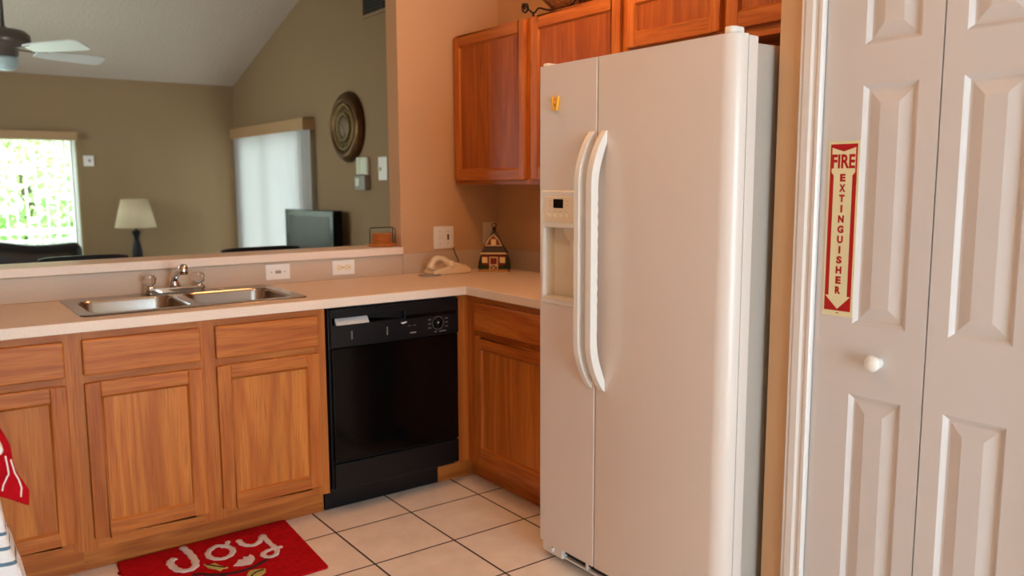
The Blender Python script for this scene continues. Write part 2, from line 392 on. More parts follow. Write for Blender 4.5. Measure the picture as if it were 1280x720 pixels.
# pantry casing (moulded profile) as trim
prof = [(0, 0), (0, -.012), (.006, -.016), (.012, -.012), (.016, -.018), (.036, -.018), (.042, -.013), (.05, -.011), (.055, -.015), (.063, -.015), (.067, -.009), (.067, 0)]   # (across from outer edge, out of the wall)
mb = MB()
mb.prism([(XP+d, -1.734-a) for a, d in prof], 'z', 0, PZ+.06)
mb.prism([(XP+d, -2.48+a) for a, d in prof], 'z', 0, PZ+.06)
mb.prism([(XP+d, PZ+.06-a) for a, d in prof], 'y', -1.734, -2.48)
struct(mb.build('trim_1', trim_white))
struct(MB().box(XP, XP+.11, -1.795, PY0, 0, PZ).box(XP, XP+.11, PY1, PY1+.006, 0, PZ).box(XP, XP+.11, PY1, PY0, PZ-.01, PZ).build('trim_2', trim_white))

# bifold pantry door
FX = XP+.004
door = bpy.data.objects.new('door_1', None); COL.objects.link(door); door.location = (FX, -2.1, 0); WORLD['door_1'] = Vector(door.location); door['kind'] = 'structure'
def leaf(y0, y1, p0, p1, nm):
    zs = [.012, .24, .82, 1.006, 1.614, 1.713, 1.91, 2.035]
    mb = MB().plate('x', FX, FX+.034, [y0, p0, p1, y1], zs, lambda i, j: i == 1 and j in (1, 3, 5))
    for za, zb in ((.24, .82), (1.006, 1.614), (1.713, 1.91)):
        rings = [(0, 0), (.005, .004), (.011, .0095), (.017, .0095), (.022, .008), (.047, .001)]
        vs = []
        for ins, d in rings: vs += [(FX+d, p0-ins, za+ins), (FX+d, p1+ins, za+ins), (FX+d, p1+ins, zb-ins), (FX+d, p0-ins, zb-ins)]
        fs = [(4*i+k, 4*i+(k+1) % 4, 4*i+4+(k+1) % 4, 4*i+4+k) for i in range(len(rings)-1) for k in range(4)] + [tuple(4*(len(rings)-1)+k for k in range(4))]
        mb.add(vs, fs)
        mb.add([(FX+.03, p0, za), (FX+.03, p1, za), (FX+.03, p1, zb), (FX+.03, p0, zb)], [(0, 1, 2, 3)])
    return mb.build(nm, door_white, door)
leaf(-1.799, -2.104, -1.910, -2.052, 'door_leaf'); leaf(-2.108, -2.417, -2.157, -2.300, 'door_leaf')
kb = MB().lathe([(.0001, -.036), (.010, -.0355), (.0185, -.031), (.0215, -.024), (.0195, -.016), (.012, -.011), (.0085, -.007), (.0085, -.003), (.017, 0)], (FX, -1.984, .916), 'x', 24).build('door_knob', white_plastic, door)
kb['label'] = 'round white door knob'

# windows and glazed doors
def frame(axis, a0, a1, u0, u1, v0, v1, w, mb): 
    return mb.plate(axis, a0, a1, [u0, u0+w, u1-w, u1], [v0, v0+w, v1-w, v1], lambda i, j: i == 1 and j == 1)
wn = struct(frame('y', YF+.03, YF+.10, WX0, WX1, WZ0, WZ1, .05, MB()).box(-1.49, -1.45, YF+.04, YF+.09, WZ0, WZ1).build('window_1', rail_white))
MB().box(WX0+.05, -1.49, YF+.06, YF+.066, WZ0+.05, WZ1-.05).box(-1.45, WX1-.05, YF+.06, YF+.066, WZ0+.05, WZ1-.05).build('window_pane', pane_glass, wn)
d2 = struct(frame('x', XR+.03, XR+.1, DY0, DY1, .05, DZ1, .06, MB()).box(XR+.04, XR+.09, 5.1, 5.16, .05, DZ1).build('door_2', rail_white))
MB().box(XR+.06, XR+.066, DY0+.06, 5.1, .11, DZ1-.06).box(XR+.06, XR+.066, 5.16, DY1-.06, .11, DZ1-.06).build('door_pane', pane_glass, d2)
w2_ = struct(frame('x', XL-.09, XL-.02, 3.1, 4.7, .95, 2.2, .05, MB()).box(XL-.08, XL-.03, 3.88, 3.92, .95, 2.2).build('added_window_2', rail_white))  # unseen window, added so that light reaches the right living room wall
MB().box(XL-.055, XL-.05, 3.15, 3.88, 1.0, 2.15).box(XL-.055, XL-.05, 3.92, 4.65, 1.0, 2.15).build('window_pane', pane_glass, w2_)
d3 = struct(frame('y', YB-.09, YB-.02, -2.25, -.35, .06, 2.12, .06, MB()).box(-1.33, -1.27, YB-.08, YB-.03, .06, 2.12).build('door_3', rail_white))
MB().box(-2.19, -1.33, YB-.055, YB-.05, .12, 2.06).box(-1.27, -.41, YB-.055, YB-.05, .12, 2.06).build('door_pane', pane_glass, d3)

# ------------------------------------------------------------------ cabinets
def rail_door(mb_axis, front, depth, u0, u1, z0, z1, w):
    """frame of a recessed-panel door: stiles (material 0) and rails (material 1) with a sloped inner edge. Returns frame and panel meshes."""
    def q(a, uu, z): return (uu, a, z) if mb_axis == 'y' else (a, uu, z)
    s = 1 if u1 > u0 else -1; back = front+depth; b = .007
    fr = MB(); pn = MB()
    U = [u0, u0+s*w, u1-s*w, u1]; Z = [z0, z0+w, z1-w, z1]
    def slab(ua, ub, za, zb, mi):
        if mb_axis == 'y': fr.box(ua, ub, front, back, za, zb, mi)
        else: fr.box(front, back, ua, ub, za, zb, mi)
    slab(U[0], U[1], z0, z1, 0); slab(U[2], U[3], z0, z1, 0); slab(U[1], U[2], Z[0], Z[1], 1); slab(U[1], U[2], Z[2], Z[3], 1)
    ring = [[(front+.001, U[1], Z[1]), (front+.001, U[2], Z[1]), (front+.001, U[2], Z[2]), (front+.001, U[1], Z[2])],
            [(front+.009, U[1]+s*b, Z[1]+b), (front+.009, U[2]-s*b, Z[1]+b), (front+.009, U[2]-s*b, Z[2]-b), (front+.009, U[1]+s*b, Z[2]-b)]]
    vs = [q(*p) for rr in ring for p in rr]
    for k in range(4): fr.add([vs[k], vs[(k+1) % 4], vs[4+(k+1) % 4], vs[4+k]], [(0, 1, 2, 3)], mi=k % 2 == 0)
    a = front+.009
    if mb_axis == 'y': pn.box(U[1]+s*.001, U[2]-s*.001, a, a+.007, Z[1]+.001, Z[2]-.001)
    else: pn.box(a, a+.007, U[1]+s*.001, U[2]-s*.001, Z[1]+.001, Z[2]-.001)
    return fr, pn

def add_door(parent, axis, front, u0, u1, z0, z1, w=.05, pmat=None):
    fr, pn = rail_door(axis, front, .0185, u0, u1, z0, z1, w)
    d = fr.build('door', [oak['z'], oak['x' if axis == 'y' else 'y']], parent, bevel=.0035)
    pn.build('door_panel', pmat or panel_oak, d)
    return d
def add_drawer(parent, axis, front, u0, u1, z0, z1, name='drawer_front'):
    mb = MB()
    if axis == 'y': mb.box(u0, u1, front, front+.0185, z0, z1)
    else: mb.box(front, front+.0185, u0, u1, z0, z1)
    return mb.build(name, oak['x' if axis == 'y' else 'y'], parent, bevel=.006, seg=3)

ZDT, ZDL, ZOT, ZOB = .8489, .7249, .6965, .1421
def base_back(name, label, x0, x1, doors, drawer_name):
    t = thing(name, label, 'cabinet', ((x0+x1)/2, .3, 0))
    # carcass: sides, bottom, back (open top under the counter)
    MB().box(x0, x0+.016, .019, .58, .102, .875).box(x1-.016, x1, .019, .58, .102, .875).box(x0, x1, .019, .58, .102, .118).box(x0, x1, .565, .58, .102, .875).build('carcass', oak['z'], t)
    # face frame: stiles and rails
    mb = MB(); st = [x0] + [e for d in doors for e in d] + [x1]
    for i in range(0, len(st), 2): mb.box(st[i]-(.0 if i == 0 else .012), st[i+1]+(.0 if i == len(st)-2 else .012), 0, .019, .102, .875, 0)
    for a, b in doors: mb.box(a+.012, b-.012, .0002, .019, .835, .875, 1).box(a+.012, b-.012, .0002, .019, .69, .732, 1).box(a+.012, b-.012, .0002, .019, .102, .15, 1)
    mb.build('face_frame', [oak['z'], oak['x']], t)
    MB().box(x0, x1, YK, YK+.015, 0, .102).build('toe_kick', oak['x'], t)
    for a, b in doors:
        add_door(t, 'y', -.0187, a, b, ZOB, ZOT); add_drawer(t, 'y', -.0187, a, b, ZDL, ZDT, drawer_name)
    return t
base_back('base_cabinet', 'oak base cabinet left of the sink cabinet, behind the hanging red towel', -1.93, -1.597, [(-1.90, -1.6245)], 'drawer_front')
base_back('sink_cabinet', 'wide oak cabinet under the sink with two doors and two drawer fronts', -1.597, -.6875, [(-1.5697, -1.1785), (-1.1246, -.7205)], 'drawer_front')
# corner cabinet beside the refrigerator (faces left)
t = thing('base_cabinet', 'dark shaded oak corner cabinet between dishwasher and white refrigerator', 'cabinet', (.3, -.36, 0))
MB().box(.019, .58, -.016, 0, .102, .875).box(.019, .58, -.78, -.764, .102, .875).box(.019, .58, -.78, 0, .102, .118).box(.565, .58, -.78, .0, .102, .875).build('carcass', oak['z'], t)
MB().box(0, .019, -.075, .019, .102, .875, 0).box(0, .019, -.78, -.70, .102, .875, 0).box(0.0002, .019, -.70, -.075, .835, .875, 1).box(0.0002, .019, -.70, -.075, .69, .732, 1).box(0.0002, .019, -.70, -.075, .102, .15, 1).build('face_frame', [oak['z'], oak['y']], t)
MB().box(-.064, 0, 0, .019, .102, .875).build('filler_strip', oak['z'], t)
MB().box(YK, YK+.015, -.78, YK+.015, 0, .102, 1).box(-.126, YK, YK, YK+.015, 0, .102, 0).build('toe_kick', [oak['x'], oak['y']], t)
add_door(t, 'x', -.0187, -.078, -.69, ZOB, ZOT); add_drawer(t, 'x', -.0187, -.078, -.69, ZDL, ZDT)

# upper cabinets (face left)
XU = .309
def upper(label, y0, y1, z0, z1, doors, dz0, dz1, group=None):
    t = thing('wall_cabinet', label, 'cabinet', (.45, (y0+y1)/2, z0), 0, group)
    xf = XU+.0187
    mb = MB().box(xf+.019, XW-.003, y0, y0-.016, z0, z1).box(xf+.019, XW-.003, y1+.016, y1, z0, z1).box(xf+.019, XW-.003, y0, y1, z0+.02, z0+.036).box(xf+.019, XW-.003, y0, y1, z1-.016, z1).box(XW-.014, XW-.003, y0, y1, z0, z1)
    mb.build('carcass', oak['y'], t)
    st = [y0] + [e for d in doors for e in d] + [y1]; mb = MB()
    for i in range(0, len(st), 2): mb.box(xf, xf+.019, st[i]-(-.0 if i == 0 else -.012), st[i+1]-(.0 if i == len(st)-2 else .012), z0, z1, 0)
    for a, b in doors: mb.box(xf+.0002, xf+.019, a-.012, b+.012, z1-.04, z1, 1).box(xf+.0002, xf+.019, a-.012, b+.012, z0, z0+.04, 1)
    mb.build('face_frame', [oak['z'], oak['y']], t)
    for a, b in doors: add_door(t, 'x', XU, a, b, dz0, dz1, pmat=plank_oak)
    return t
upper('oak wall cabinet in the corner, left of the others, above the toy barn', .6, -.040, 1.363, 2.112, [(.585, -.022)], 1.385, 2.103)
upper('oak wall cabinet behind the left top of the refrigerator, scroll bowl above it', -.0402, -.655, 1.363, 2.112, [(-.064, -.642)], 1.385, 2.103)
upper('short two door oak wall cabinet directly above the refrigerator', -.6552, -1.656, 1.855, 2.112, [(-.672, -1.141), (-1.166, -1.638)], 1.893, 2.103)

# ------------------------------------------------------------------ dishwasher
t = thing('dishwasher', 'black dishwasher built in beside the sink cabinet', 'dishwasher', (-.375, .3, 0))
DF = -.03; dx0, dx1 = -.683, -.068
MB().box(dx0+.006, dx1-.006, .004, .56, .1, .868).build('tub', black_matte, t)
MB().box(dx0+.004, dx1-.002, .004, -.012, .12, .872).build('outer_trim', black_satin, t, bevel=.002)
MB().box(dx0+.011, dx1-.004, DF, -.012, .232, .708).build('door', black_gloss, t, bevel=.004)
MB().box(dx0+.011, dx1-.004, DF, -.012, .118, .224).build('lower_panel', black_satin, t, bevel=.004)
MB().box(dx0+.002, dx1-.06, YK-.002, YK+.012, 0.002, .117).box(dx0+.002, dx1-.06, .0, YK, .105, .12).build('toe_kick', black_satin, t)
# control panel with a recessed handle pocket
cp = MB().plate('y', DF-.004, -.012, [dx0+.008, -.668, -.34, dx1-.003], [.712, .803, .836, .868], lambda i, j: i == 1 and j == 1)
cp.box(-.668, -.34, -.0135, -.012, .803, .836)
cpo = cp.build('control_panel', black_satin, t, bevel=.003)
pk = MB().prism([(DF-.003, .8035), (-.0135, .8035), (-.0135, .829)], 'x', -.650, -.505).build('handle_glint', mark_and_glint, cpo); pk['label'] = 'painted reflection strip in the handle pocket'  # pale colour stands in for a white reflection on the black pocket
MB().box(-.335, -.085, DF-.0045, DF-.003, .80, .816).build('display_strip', black_gloss, cpo)
kx, kz = -.176, .766
dl = MB().lathe([(.0001, -.016), (.017, -.016), (.019, -.013), (.021, -.001), (.024, 0)], (kx, DF-.004, kz), 'y', 28).build('dial', black_gloss, cpo)
mb = MB()
for k in range(40):
    a = 2*pi*k/40; a2 = 2*pi*(k+1)/40
    mb.add([(kx+rr*cos(aa), DF-.0042, kz+rr*sin(aa)) for rr, aa in ((.0275, a), (.0285, a), (.0285, a2), (.0275, a2))], [(0, 1, 2, 3)])
mb.build('dial_ring', grey_plastic, cpo)
for sx_ in (-1, 1):
    mb = MB()
    for dz in (-.018, 0, .018): mb.box(kx+sx_*.036, kx+sx_*.050, DF-.0044, DF-.004, kz+dz-.0012, kz+dz+.0012)
    mb.build('dial_marking', grey_plastic, cpo)
mb = MB()
mb.box(kx-.02, kx-.008, DF-.0044, DF-.004, kz-.038, kz-.0355).box(kx+.005, kx+.04, DF-.0044, DF-.004, kz-.038, kz-.0355)
mb.build('dial_scale_marking', grey_plastic, cpo); mb = MB()
for bx in (-.318, -.292): mb.box(bx-.008, bx+.006, DF-.0044, DF-.004, .768, .7695)
mb.build('button_marking', grey_plastic, cpo); mb = MB().box(-.316, -.286, DF-.0044, DF-.004, .735, .740)
mb.build('button_marking', grey_plastic, cpo)
for bx in (-.585, -.424):
    mb = MB()
    for k in range(5): mb.box(bx-.003, bx+.003, DF-.0044, DF-.004, .742+k*.007, .746+k*.007)
    mb.build('label_marking', grey_plastic, cpo)
lg = MB()
lg.add([(-.361+a, DF-.0045, .783+b) for a, b in ((0, .006), (.006, .003), (.012, .004), (.03, .006), (.03, .002), (.016, -.002), (.008, -.003))], [tuple(range(7))]); lg.build('logo_mark', white_plastic, cpo)
MB().lathe([(.0001, -.003), (.003, -.003), (.003, 0)], (kx-.009, DF-.020, kz+.006), 'y', 10).build('dial_pointer', mark_and_glint, dl)

# ------------------------------------------------------------------ countertop, ledge, sink
SX0, SX1, SY0, SY1 = -1.55, -.725, .066, .562
CB = YW-.0002
mb = MB().plate('z', H-.038, H, [XL+.002, SX0+.025, SX1-.025, -.025, XW-.002], [-.79, -.025, SY0+.02, SY1-.02, CB],
    lambda i, j: (j == 0 and i < 3) or (i == 1 and j == 2))
ct = mb.build('countertop', laminate, None, bevel=.003); tag(ct, 'beige laminate counter running under the sink and around the corner', 'countertop')
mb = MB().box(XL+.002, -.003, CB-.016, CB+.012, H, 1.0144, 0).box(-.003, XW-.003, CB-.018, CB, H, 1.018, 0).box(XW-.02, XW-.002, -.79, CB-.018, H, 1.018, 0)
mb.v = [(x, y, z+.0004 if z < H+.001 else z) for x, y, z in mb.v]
tag(mb.build('backsplash', shaded_laminate, None, bevel=.002), 'low beige laminate backsplash along the walls behind counter and sink', 'backsplash')
LY0, LY1 = .574, .80
lg = MB().box(XL+.002, -.0045, LY0, LY1, 1.0156, 1.0536).build('bar_ledge', laminate, None, bevel=.004)
tag(lg, 'raised beige laminate bar ledge along the opening above the sink', 'ledge')

# sink: drop-in rim with two bowls
t = thing('sink', 'stainless steel double bowl sink set in the beige counter', 'sink', ((SX0+SX1)/2, (SY0+SY1)/2, H))
rim = MB(); zt = H+.006
outer = rrect(SX0, SX1, SY0, SY1, .035)
bowls = [rrect(-1.515, -1.165, .098, .462, .06), rrect(-1.125, -.765, .098, .462, .06)]
bm = bmesh.new()
def loop(bm, pts, z): 
    vs = [bm.verts.new((x, y, z)) for x, y in pts]; return [bm.edges.new((vs[i], vs[(i+1) % len(vs)])) for i in range(len(vs))]
es = loop(bm, outer, zt) + loop(bm, bowls[0], zt) + loop(bm, bowls[1], zt)
bmesh.ops.triangle_fill(bm, use_beauty=True, use_dissolve=False, edges=es)
bm.verts.ensure_lookup_table(); bm.verts.index_update()
keep = []
def inside(p, poly):
    c = False; n = len(poly)
    for i in range(n):
        (x1, y1), (x2, y2) = poly[i], poly[(i+1) % n]
        if (y1 > p[1]) != (y2 > p[1]) and p[0] < (x2-x1)*(p[1]-y1)/(y2-y1)+x1: c = not c
    return c
for fc in bm.faces:
    m = fc.calc_center_median()
    if not any(inside((m.x, m.y), b) for b in bowls): keep.append([v.index for v in fc.verts])
rim.add([v.co.copy() for v in bm.verts], keep, False); bm.free()
n = len(outer); cx, cy = (SX0+SX1)/2, (SY0+SY1)/2
rim.add([(x, y, zt) for x, y in outer] + [(x+(.004 if x > cx else -.004), y+(.004 if y > cy else -.004), H+.0008) for x, y in outer], [(i, (i+1) % n, n+(i+1) % n, n+i) for i in range(n)], True)
rim.build('rim', steel, t)
for bw in bowls:
    mb = MB(); bx = sum(p[0] for p in bw)/len(bw); by = sum(p[1] for p in bw)/len(bw); nb = len(bw); vs = []
    for sc, z in ((1, zt), (.985, zt-.004), (.97, zt-.012), (.95, H-.13), (.92, H-.155), (.84, H-.165), (.3, H-.168), (.12, H-.172)): vs += [(bx+(x-bx)*sc, by+(y-by)*sc, z) for x, y in bw]
    mb.add(vs, [(i*nb+k, i*nb+(k+1) % nb, (i+1)*nb+(k+1) % nb, (i+1)*nb+k) for i in range(7) for k in range(nb)], True)
    b = mb.build('bowl', steel, t)
    MB().lathe([(.0001, H-.171), (.018, H-.171), (.036, H-.1665), (.04, H-.1655)], (bx, by, 0), 'z', 24).build('drain', chrome, b)
MB().lathe([(.0001, zt+.004), (.016, zt+.004), (.02, zt+.001), (.02, zt)], (-.94, .505, 0), 'z', 24).build('hole_cover', chrome, t)

# faucet with a deck plate, two clear knobs and a swung spout
t = thing('faucet', 'chrome two handle faucet with clear knobs standing on the sink', 'faucet', (-1.125, .515, zt))
fz = zt
MB().prism(rrect(-1.245, -1.005, .488, .542, .02), 'z', fz, fz+.026).build('deck_plate', chrome, t, bevel=.006, seg=3)
for kx_ in (-1.225, -1.03):
    hd = MB().lathe([(.02, fz+.0215), (.02, fz+.03), (.013, fz+.034), (.010, fz+.045)], (kx_, .515, 0), 'z', 20).build('handle_stem', chrome, t)
    mb = MB(); prof = [(.0001, fz+.078), (.021, fz+.078), (.0285, fz+.068), (.026, fz+.045), (.015, fz+.036), (.0001, fz+.036)]
    mb.lathe(prof, (kx_, .515, 0), 'z', 10, smooth=False); mb.build('knob', acrylic, hd)
MB().lathe([(.026, fz+.0215), (.024, fz+.04), (.018, fz+.05), (.016, fz+.066), (.0001, fz+.07)], (-1.128, .515, 0), 'z', 24).build('spout_base', chrome, t)
sp = MB().tube(smooth_path([(-1.128, .515, fz+.052), (-1.1285, .48, fz+.074), (-1.129, .42, fz+.096), (-1.1295, .36, fz+.113)], 6), .0135, 16).build('spout', chrome, t)
MB().lathe([(.0001, fz+.133), (.012, fz+.130), (.018, fz+.118), (.0185, fz+.104), (.016, fz+.090), (.0001, fz+.090)], (-1.1295, .356, 0), 'z', 16).build('aerator', chrome, sp)

# ------------------------------------------------------------------ wall plates of the kitchen
PL = CB-.016
def screw(t, x, y, z): MB().lathe([(.0001, y-.001), (.003, y-.0008), (.0032, y)], (x, 0, z), 'y', 10).build('screw', grey_plastic, t)
t = thing('switch_plate', 'white sideways switch plate on the backsplash right of the sink', 'switch plate', (-.655, PL, .968))
MB().box(-.712, -.598, PL, PL-.006, .934, 1.005).build('cover_plate', white_plastic, t, bevel=.002)
MB().box(-.668, -.641, PL-.006, PL-.009, .963, .976).build('switch_lever', grey_plastic, t, bevel=.001)
screw(t, -.686, PL-.006, .9695); screw(t, -.624, PL-.006, .9695)
t = thing('outlet_plate', 'white sideways double outlet on the backsplash left of the phone', 'outlet', (-.33, PL, .968))
MB().box(-.387, -.272, PL, PL-.006, .934, 1.005).build('cover_plate', white_plastic, t, bevel=.002)
for ox in (-.350, -.309):
    oo = MB().prism([(ox+a, .9695+b) for a, b in rrect(-.0165, .0165, -.014, .014, .009)], 'y', PL-.006, PL-.0078).build('socket', ivory, t)
    MB().box(ox-.008, ox-.002, PL-.0078, PL-.0082, .975, .977).box(ox-.008, ox-.002, PL-.0078, PL-.0082, .962, .964).box(ox+.006, ox+.010, PL-.0078, PL-.0082, .967, .972).build('slots', black_matte, oo)
screw(t, -.3295, PL-.006, .9695)
t = thing('switch_plate', 'two gang plate on the kitchen wall above the telephone', 'switch plate', (.247, YW, 1.09))
MB().box(.187, .308, YW, YW-.006, 1.03, 1.147).build('cover_plate', white_plastic, t, bevel=.002)
MB().box(.218, .228, YW-.006, YW-.0165, 1.083, 1.095).build('switch_lever', white_plastic, t, bevel=.001)
MB().box(.268, .278, YW-.006, YW-.0068, 1.076, 1.105).build('dark_slot', dark_gap, t)
for x in (.223, .273):
    for z in (1.058, 1.12): screw(t, x, YW-.006, z)
t = thing('outlet_plate', 'beige outlet plate on the shaded kitchen wall behind the toy barn', 'outlet', (.535, YW, 1.1))
MB().box(.497, .572, YW, YW-.006, 1.045, 1.16).build('cover_plate', cream_plastic, t, bevel=.002)
for z in (1.082, 1.122): MB().prism([(.5345+a, z+b) for a, b in rrect(-.014, .014, -.0155, .0155, .009)], 'y', YW-.006, YW-.0078).build('socket', cream_plastic, t)

# ------------------------------------------------------------------ refrigerator
XF = -.22
t = thing('refrigerator', 'tall white side by side refrigerator with bowed handles', 'refrigerator', (.15, -1.22, 0))
ZB, ZT = .072, 1.766
MB().box(-.165, -.125, -.806, -1.644, .02, 1.764).build('front_flange', fridge_white, t, bevel=.004)
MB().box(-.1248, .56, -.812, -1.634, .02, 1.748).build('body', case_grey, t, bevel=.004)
MB().box(-.1698, -.1652, -.81, -1.642, .075, 1.755).build('door_gasket', dark_gap, t)
DI = (-.823, -1.032, .953, 1.346)   # dispenser frame on the freezer door
def hpoly(y0, y1, r0, r1):   # outline of a door seen from above: left edge radius r0, right edge radius r1
    a = [(XF+r0-r0*sin(radians(x)), y0-r0+r0*cos(radians(x))) for x in range(0, 91, 15)]
    b = [(XF+r1-r1*cos(radians(x)), y1+r1-r1*sin(radians(x))) for x in range(0, 91, 9)]
    return [(-.170, y0)] + a + b + [(-.170, y1)]
fd = MB(); dz = [ZB, DI[2]+.02, DI[3]-.02, ZT]
fp = hpoly(-.803, -1.1012, .012, .004)
for z0, z1 in ((dz[0], dz[1]), (dz[2], dz[3])): fd.prism(fp, 'z', z0, z1)
fd.prism(hpoly(-.803, DI[0]-.008, .012, .001), 'z', dz[1], dz[2]); fd.prism(hpoly(DI[1]+.008, -1.1012, .001, .004), 'z', dz[1], dz[2])
fdo = fd.build('freezer_door', fridge_white, t)
rd = MB().prism(hpoly(-1.1058, -1.645, .004, .05), 'z', ZB, ZT, smooth=False)
for q in range(len(rd.f)):
    if len(rd.f[q][0]) == 4: rd.f[q] = (rd.f[q][0], True, 0)
rdo = rd.build('refrigerator_door', fridge_white, t); m = rdo.modifiers.new('edges', 'EDGE_SPLIT'); m.split_angle = radians(32)
# bowed handles: flat grip whose profile leaves the door, runs parallel and returns
def handle(yc, w, parent, inner):
    z0, z1 = .695, 1.535; N = 44; out, inn = [], []
    for i in range(N+1):
        s_ = i/N; z = z0+(z1-z0)*s_; e = min(s_, 1-s_)/.20
        k = 1 if e >= 1 else sin(e*pi/2)**.8
        k2 = 0 if e < .22 else (1 if e >= 1.05 else sin((e-.22)/.83*pi/2))
        out.append((XF-.003-.062*k, z))
        inn.append((XF-.000-.036*k2 - (.0018*sin(s_*150) if e > 1.1 else 0), z))
    mb = MB(); n2 = N+1
    poly = out + inn[::-1]; nn = len(poly)
    vs = [(x, yc-w/2, z) for x, z in poly] + [(x, yc+w/2, z) for x, z in poly]
    fs = [(i, (i+1) % nn, nn+(i+1) % nn, nn+i) for i in range(nn)]
    fs += [(i, i+1, nn-2-i, nn-1-i) for i in range(N)] + [(nn+i, nn+nn-1-i, nn+nn-2-i, nn+i+1) for i in range(N)]
    mb.add(vs, fs)
    return mb.build('handle', fridge_gloss, parent, bevel=.006, seg=3)
handle(-1.079, .024, fdo, 1); handle(-1.139, .026, rdo, -1)
# ice and water dispenser
dp = MB(); y0, y1, z0, z1 = DI
dp.plate('x', XF-.006, XF+.012, [y0, -.838, -1.020, y1], [z0, .976, 1.219, 1.233, z1-.012, z1], lambda i, j: i == 1 and j == 1)
dpo = dp.build('dispenser_frame', fridge_gloss, fdo, bevel=.005, seg=3)
rc = MB().box(XF+.044, XF+.05, -.83, -1.026, .966, 1.228)
rc.box(XF+.002, XF+.046, -.836, -.83, .966, 1.228).box(XF+.002, XF+.046, -1.026, -1.020, .966, 1.228).box(XF+.002, XF+.046, -.836, -1.02, .962, .972).box(XF+.002, XF+.046, -.836, -1.02, 1.224, 1.23)
rc.build('dispenser_recess', recess_cream, fdo)
MB().prism([(XF-.012, .972), (XF+.03, .972), (XF+.03, .98), (XF-.012, .979)], 'y', -.842, -1.016).build('drip_tray', recess_cream, dpo, bevel=.002)
MB().prism([(XF+.002, 1.222), (XF+.042, 1.222), (XF+.042, 1.18), (XF+.03, 1.175), (XF+.01, 1.205)], 'y', -.93, -1.0).box(XF+.02, XF+.028, -.95, -.985, 1.12, 1.18).build('dispenser_chute', recess_cream, dpo)
cp = MB().box(XF-.0085, XF-.0055, -.845, -1.014, 1.238, 1.325).build('control_panel', cream_plastic, dpo, bevel=.002)
MB().box(XF-.0095, XF-.008, -.895, -.946, 1.287, 1.317).build('display', black_gloss, cp)
for k in range(4):
    yy = -.872-k*.03
    MB().box(XF-.010, XF-.008, yy+.007, yy-.007, 1.256, 1.268).build('button', grey_plastic if k == 9 else ivory, cp, bevel=.001)
for yy in (-.874, -.962):
    mb = MB()
    for zz in (1.296, 1.31): mb.box(XF-.0089, XF-.0085, yy, yy-.010, zz, zz+.0015)
    mb.build('panel_marking', grey_plastic, cp)
for k in range(4): MB().box(XF-.0089, XF-.0085, -.868-k*.03, -.876-k*.03, 1.274, 1.2755).build('panel_marking', grey_plastic, cp)
# hinge covers and grille
MB().prism(rrect(-.205, -.15, -1.622, -1.585, .016), 'z', ZT+.001, ZT+.022).build('hinge_cover', fridge_gloss, t, bevel=.005)
MB().prism(rrect(-.21, -.13, -.838, -.808, .012), 'z', ZT+.001, ZT+.012).build('hinge_cover', fridge_gloss, t, bevel=.004)
g = MB().box(-.2, -.17, -.803, -.915, .022, .064).box(-.19, -.17, -.91, -1.64, .022, .03).box(-.19, -.17, -.91, -1.64, .056, .064)
for yy in (-1.03, -1.15, -1.27, -1.39, -1.51, -1.63): g.box(-.19, -.17, yy, yy-.012, .03, .056)
gr = g.build('base_grille', fridge_gloss, t, bevel=.002)
MB().box(-.176, -.17, -.915, -1.638, .03, .056).box(-.186, -.17, -.915, -1.64, .041, .045).build('grille_slots', dark_gap, gr)
MB().box(-.208, -.2, -.86, -.868, .036, .05).build('grille_clip', white_plastic, gr)
for yy in (-.86, -1.58):
    MB().lathe([(.02, yy), (.02, yy-.03)], (-.1, 0, .02), 'y', 16).build('roller', black_matte, t)
    MB().lathe([(.02, yy), (.02, yy-.03)], (.5, 0, .02), 'y', 16).build('roller', black_matte, t)

# yellow magnet on the freezer door: upside-down letter A
mb = MB(); y0, zc = -.900, 1.636; x0, x1 = XF-.011, XF-.0005
Q = lambda a, b: (y0-a, zc+b)
mb.prism([Q(-.021, .024), Q(-.011, .024), Q(-.0035, -.012), Q(.0035, -.012), Q(.011, .024), Q(.021, .024), Q(.011, -.024), Q(-.011, -.024)], 'x', x0, x1)
mb.prism([Q(-.011, .008), Q(.011, .008), Q(.009, -.002), Q(-.009, -.002)], 'x', x0+.001, x1)
tag(mb.build('letter_magnet', yellow, None, bevel=.0025), 'small yellow upside-down letter magnet on the freezer door', 'magnet')

# ------------------------------------------------------------------ fire extinguisher sign on the pantry door
sy0, sz1, sw, sh = -1.822, 1.477, .088, .456
t = thing('fire_extinguisher_sign', 'cream and red FIRE EXTINGUISHER arrow sign on the pantry door', 'sign', (FX, sy0-sw/2, sz1-sh))
S = lambda a, b: (sy0-sw*a, sz1-sh*b)     # a across, b down, both 0..1
def layer(poly, d0, d1): return MB().prism([S(*p) for p in poly], 'x', FX-d1, FX-d0)
layer([(0, 0), (1, 0), (1, 1), (0, 1)], .0003, .0015).build('backing', sign_cream, t)
layer([(.07, .016), (.93, .016), (.93, .968), (.07, .968)], .0015, .0019).build('red_field', sign_red, t)
layer([(.12, .035), (.5, .058), (.88, .035), (.88, .175), (.80, .192), (.80, .882), (.91, .882), (.5, .958), (.09, .882), (.20, .882), (.20, .192), (.12, .175)], .0019, .0023).build('arrow', sign_cream, t)
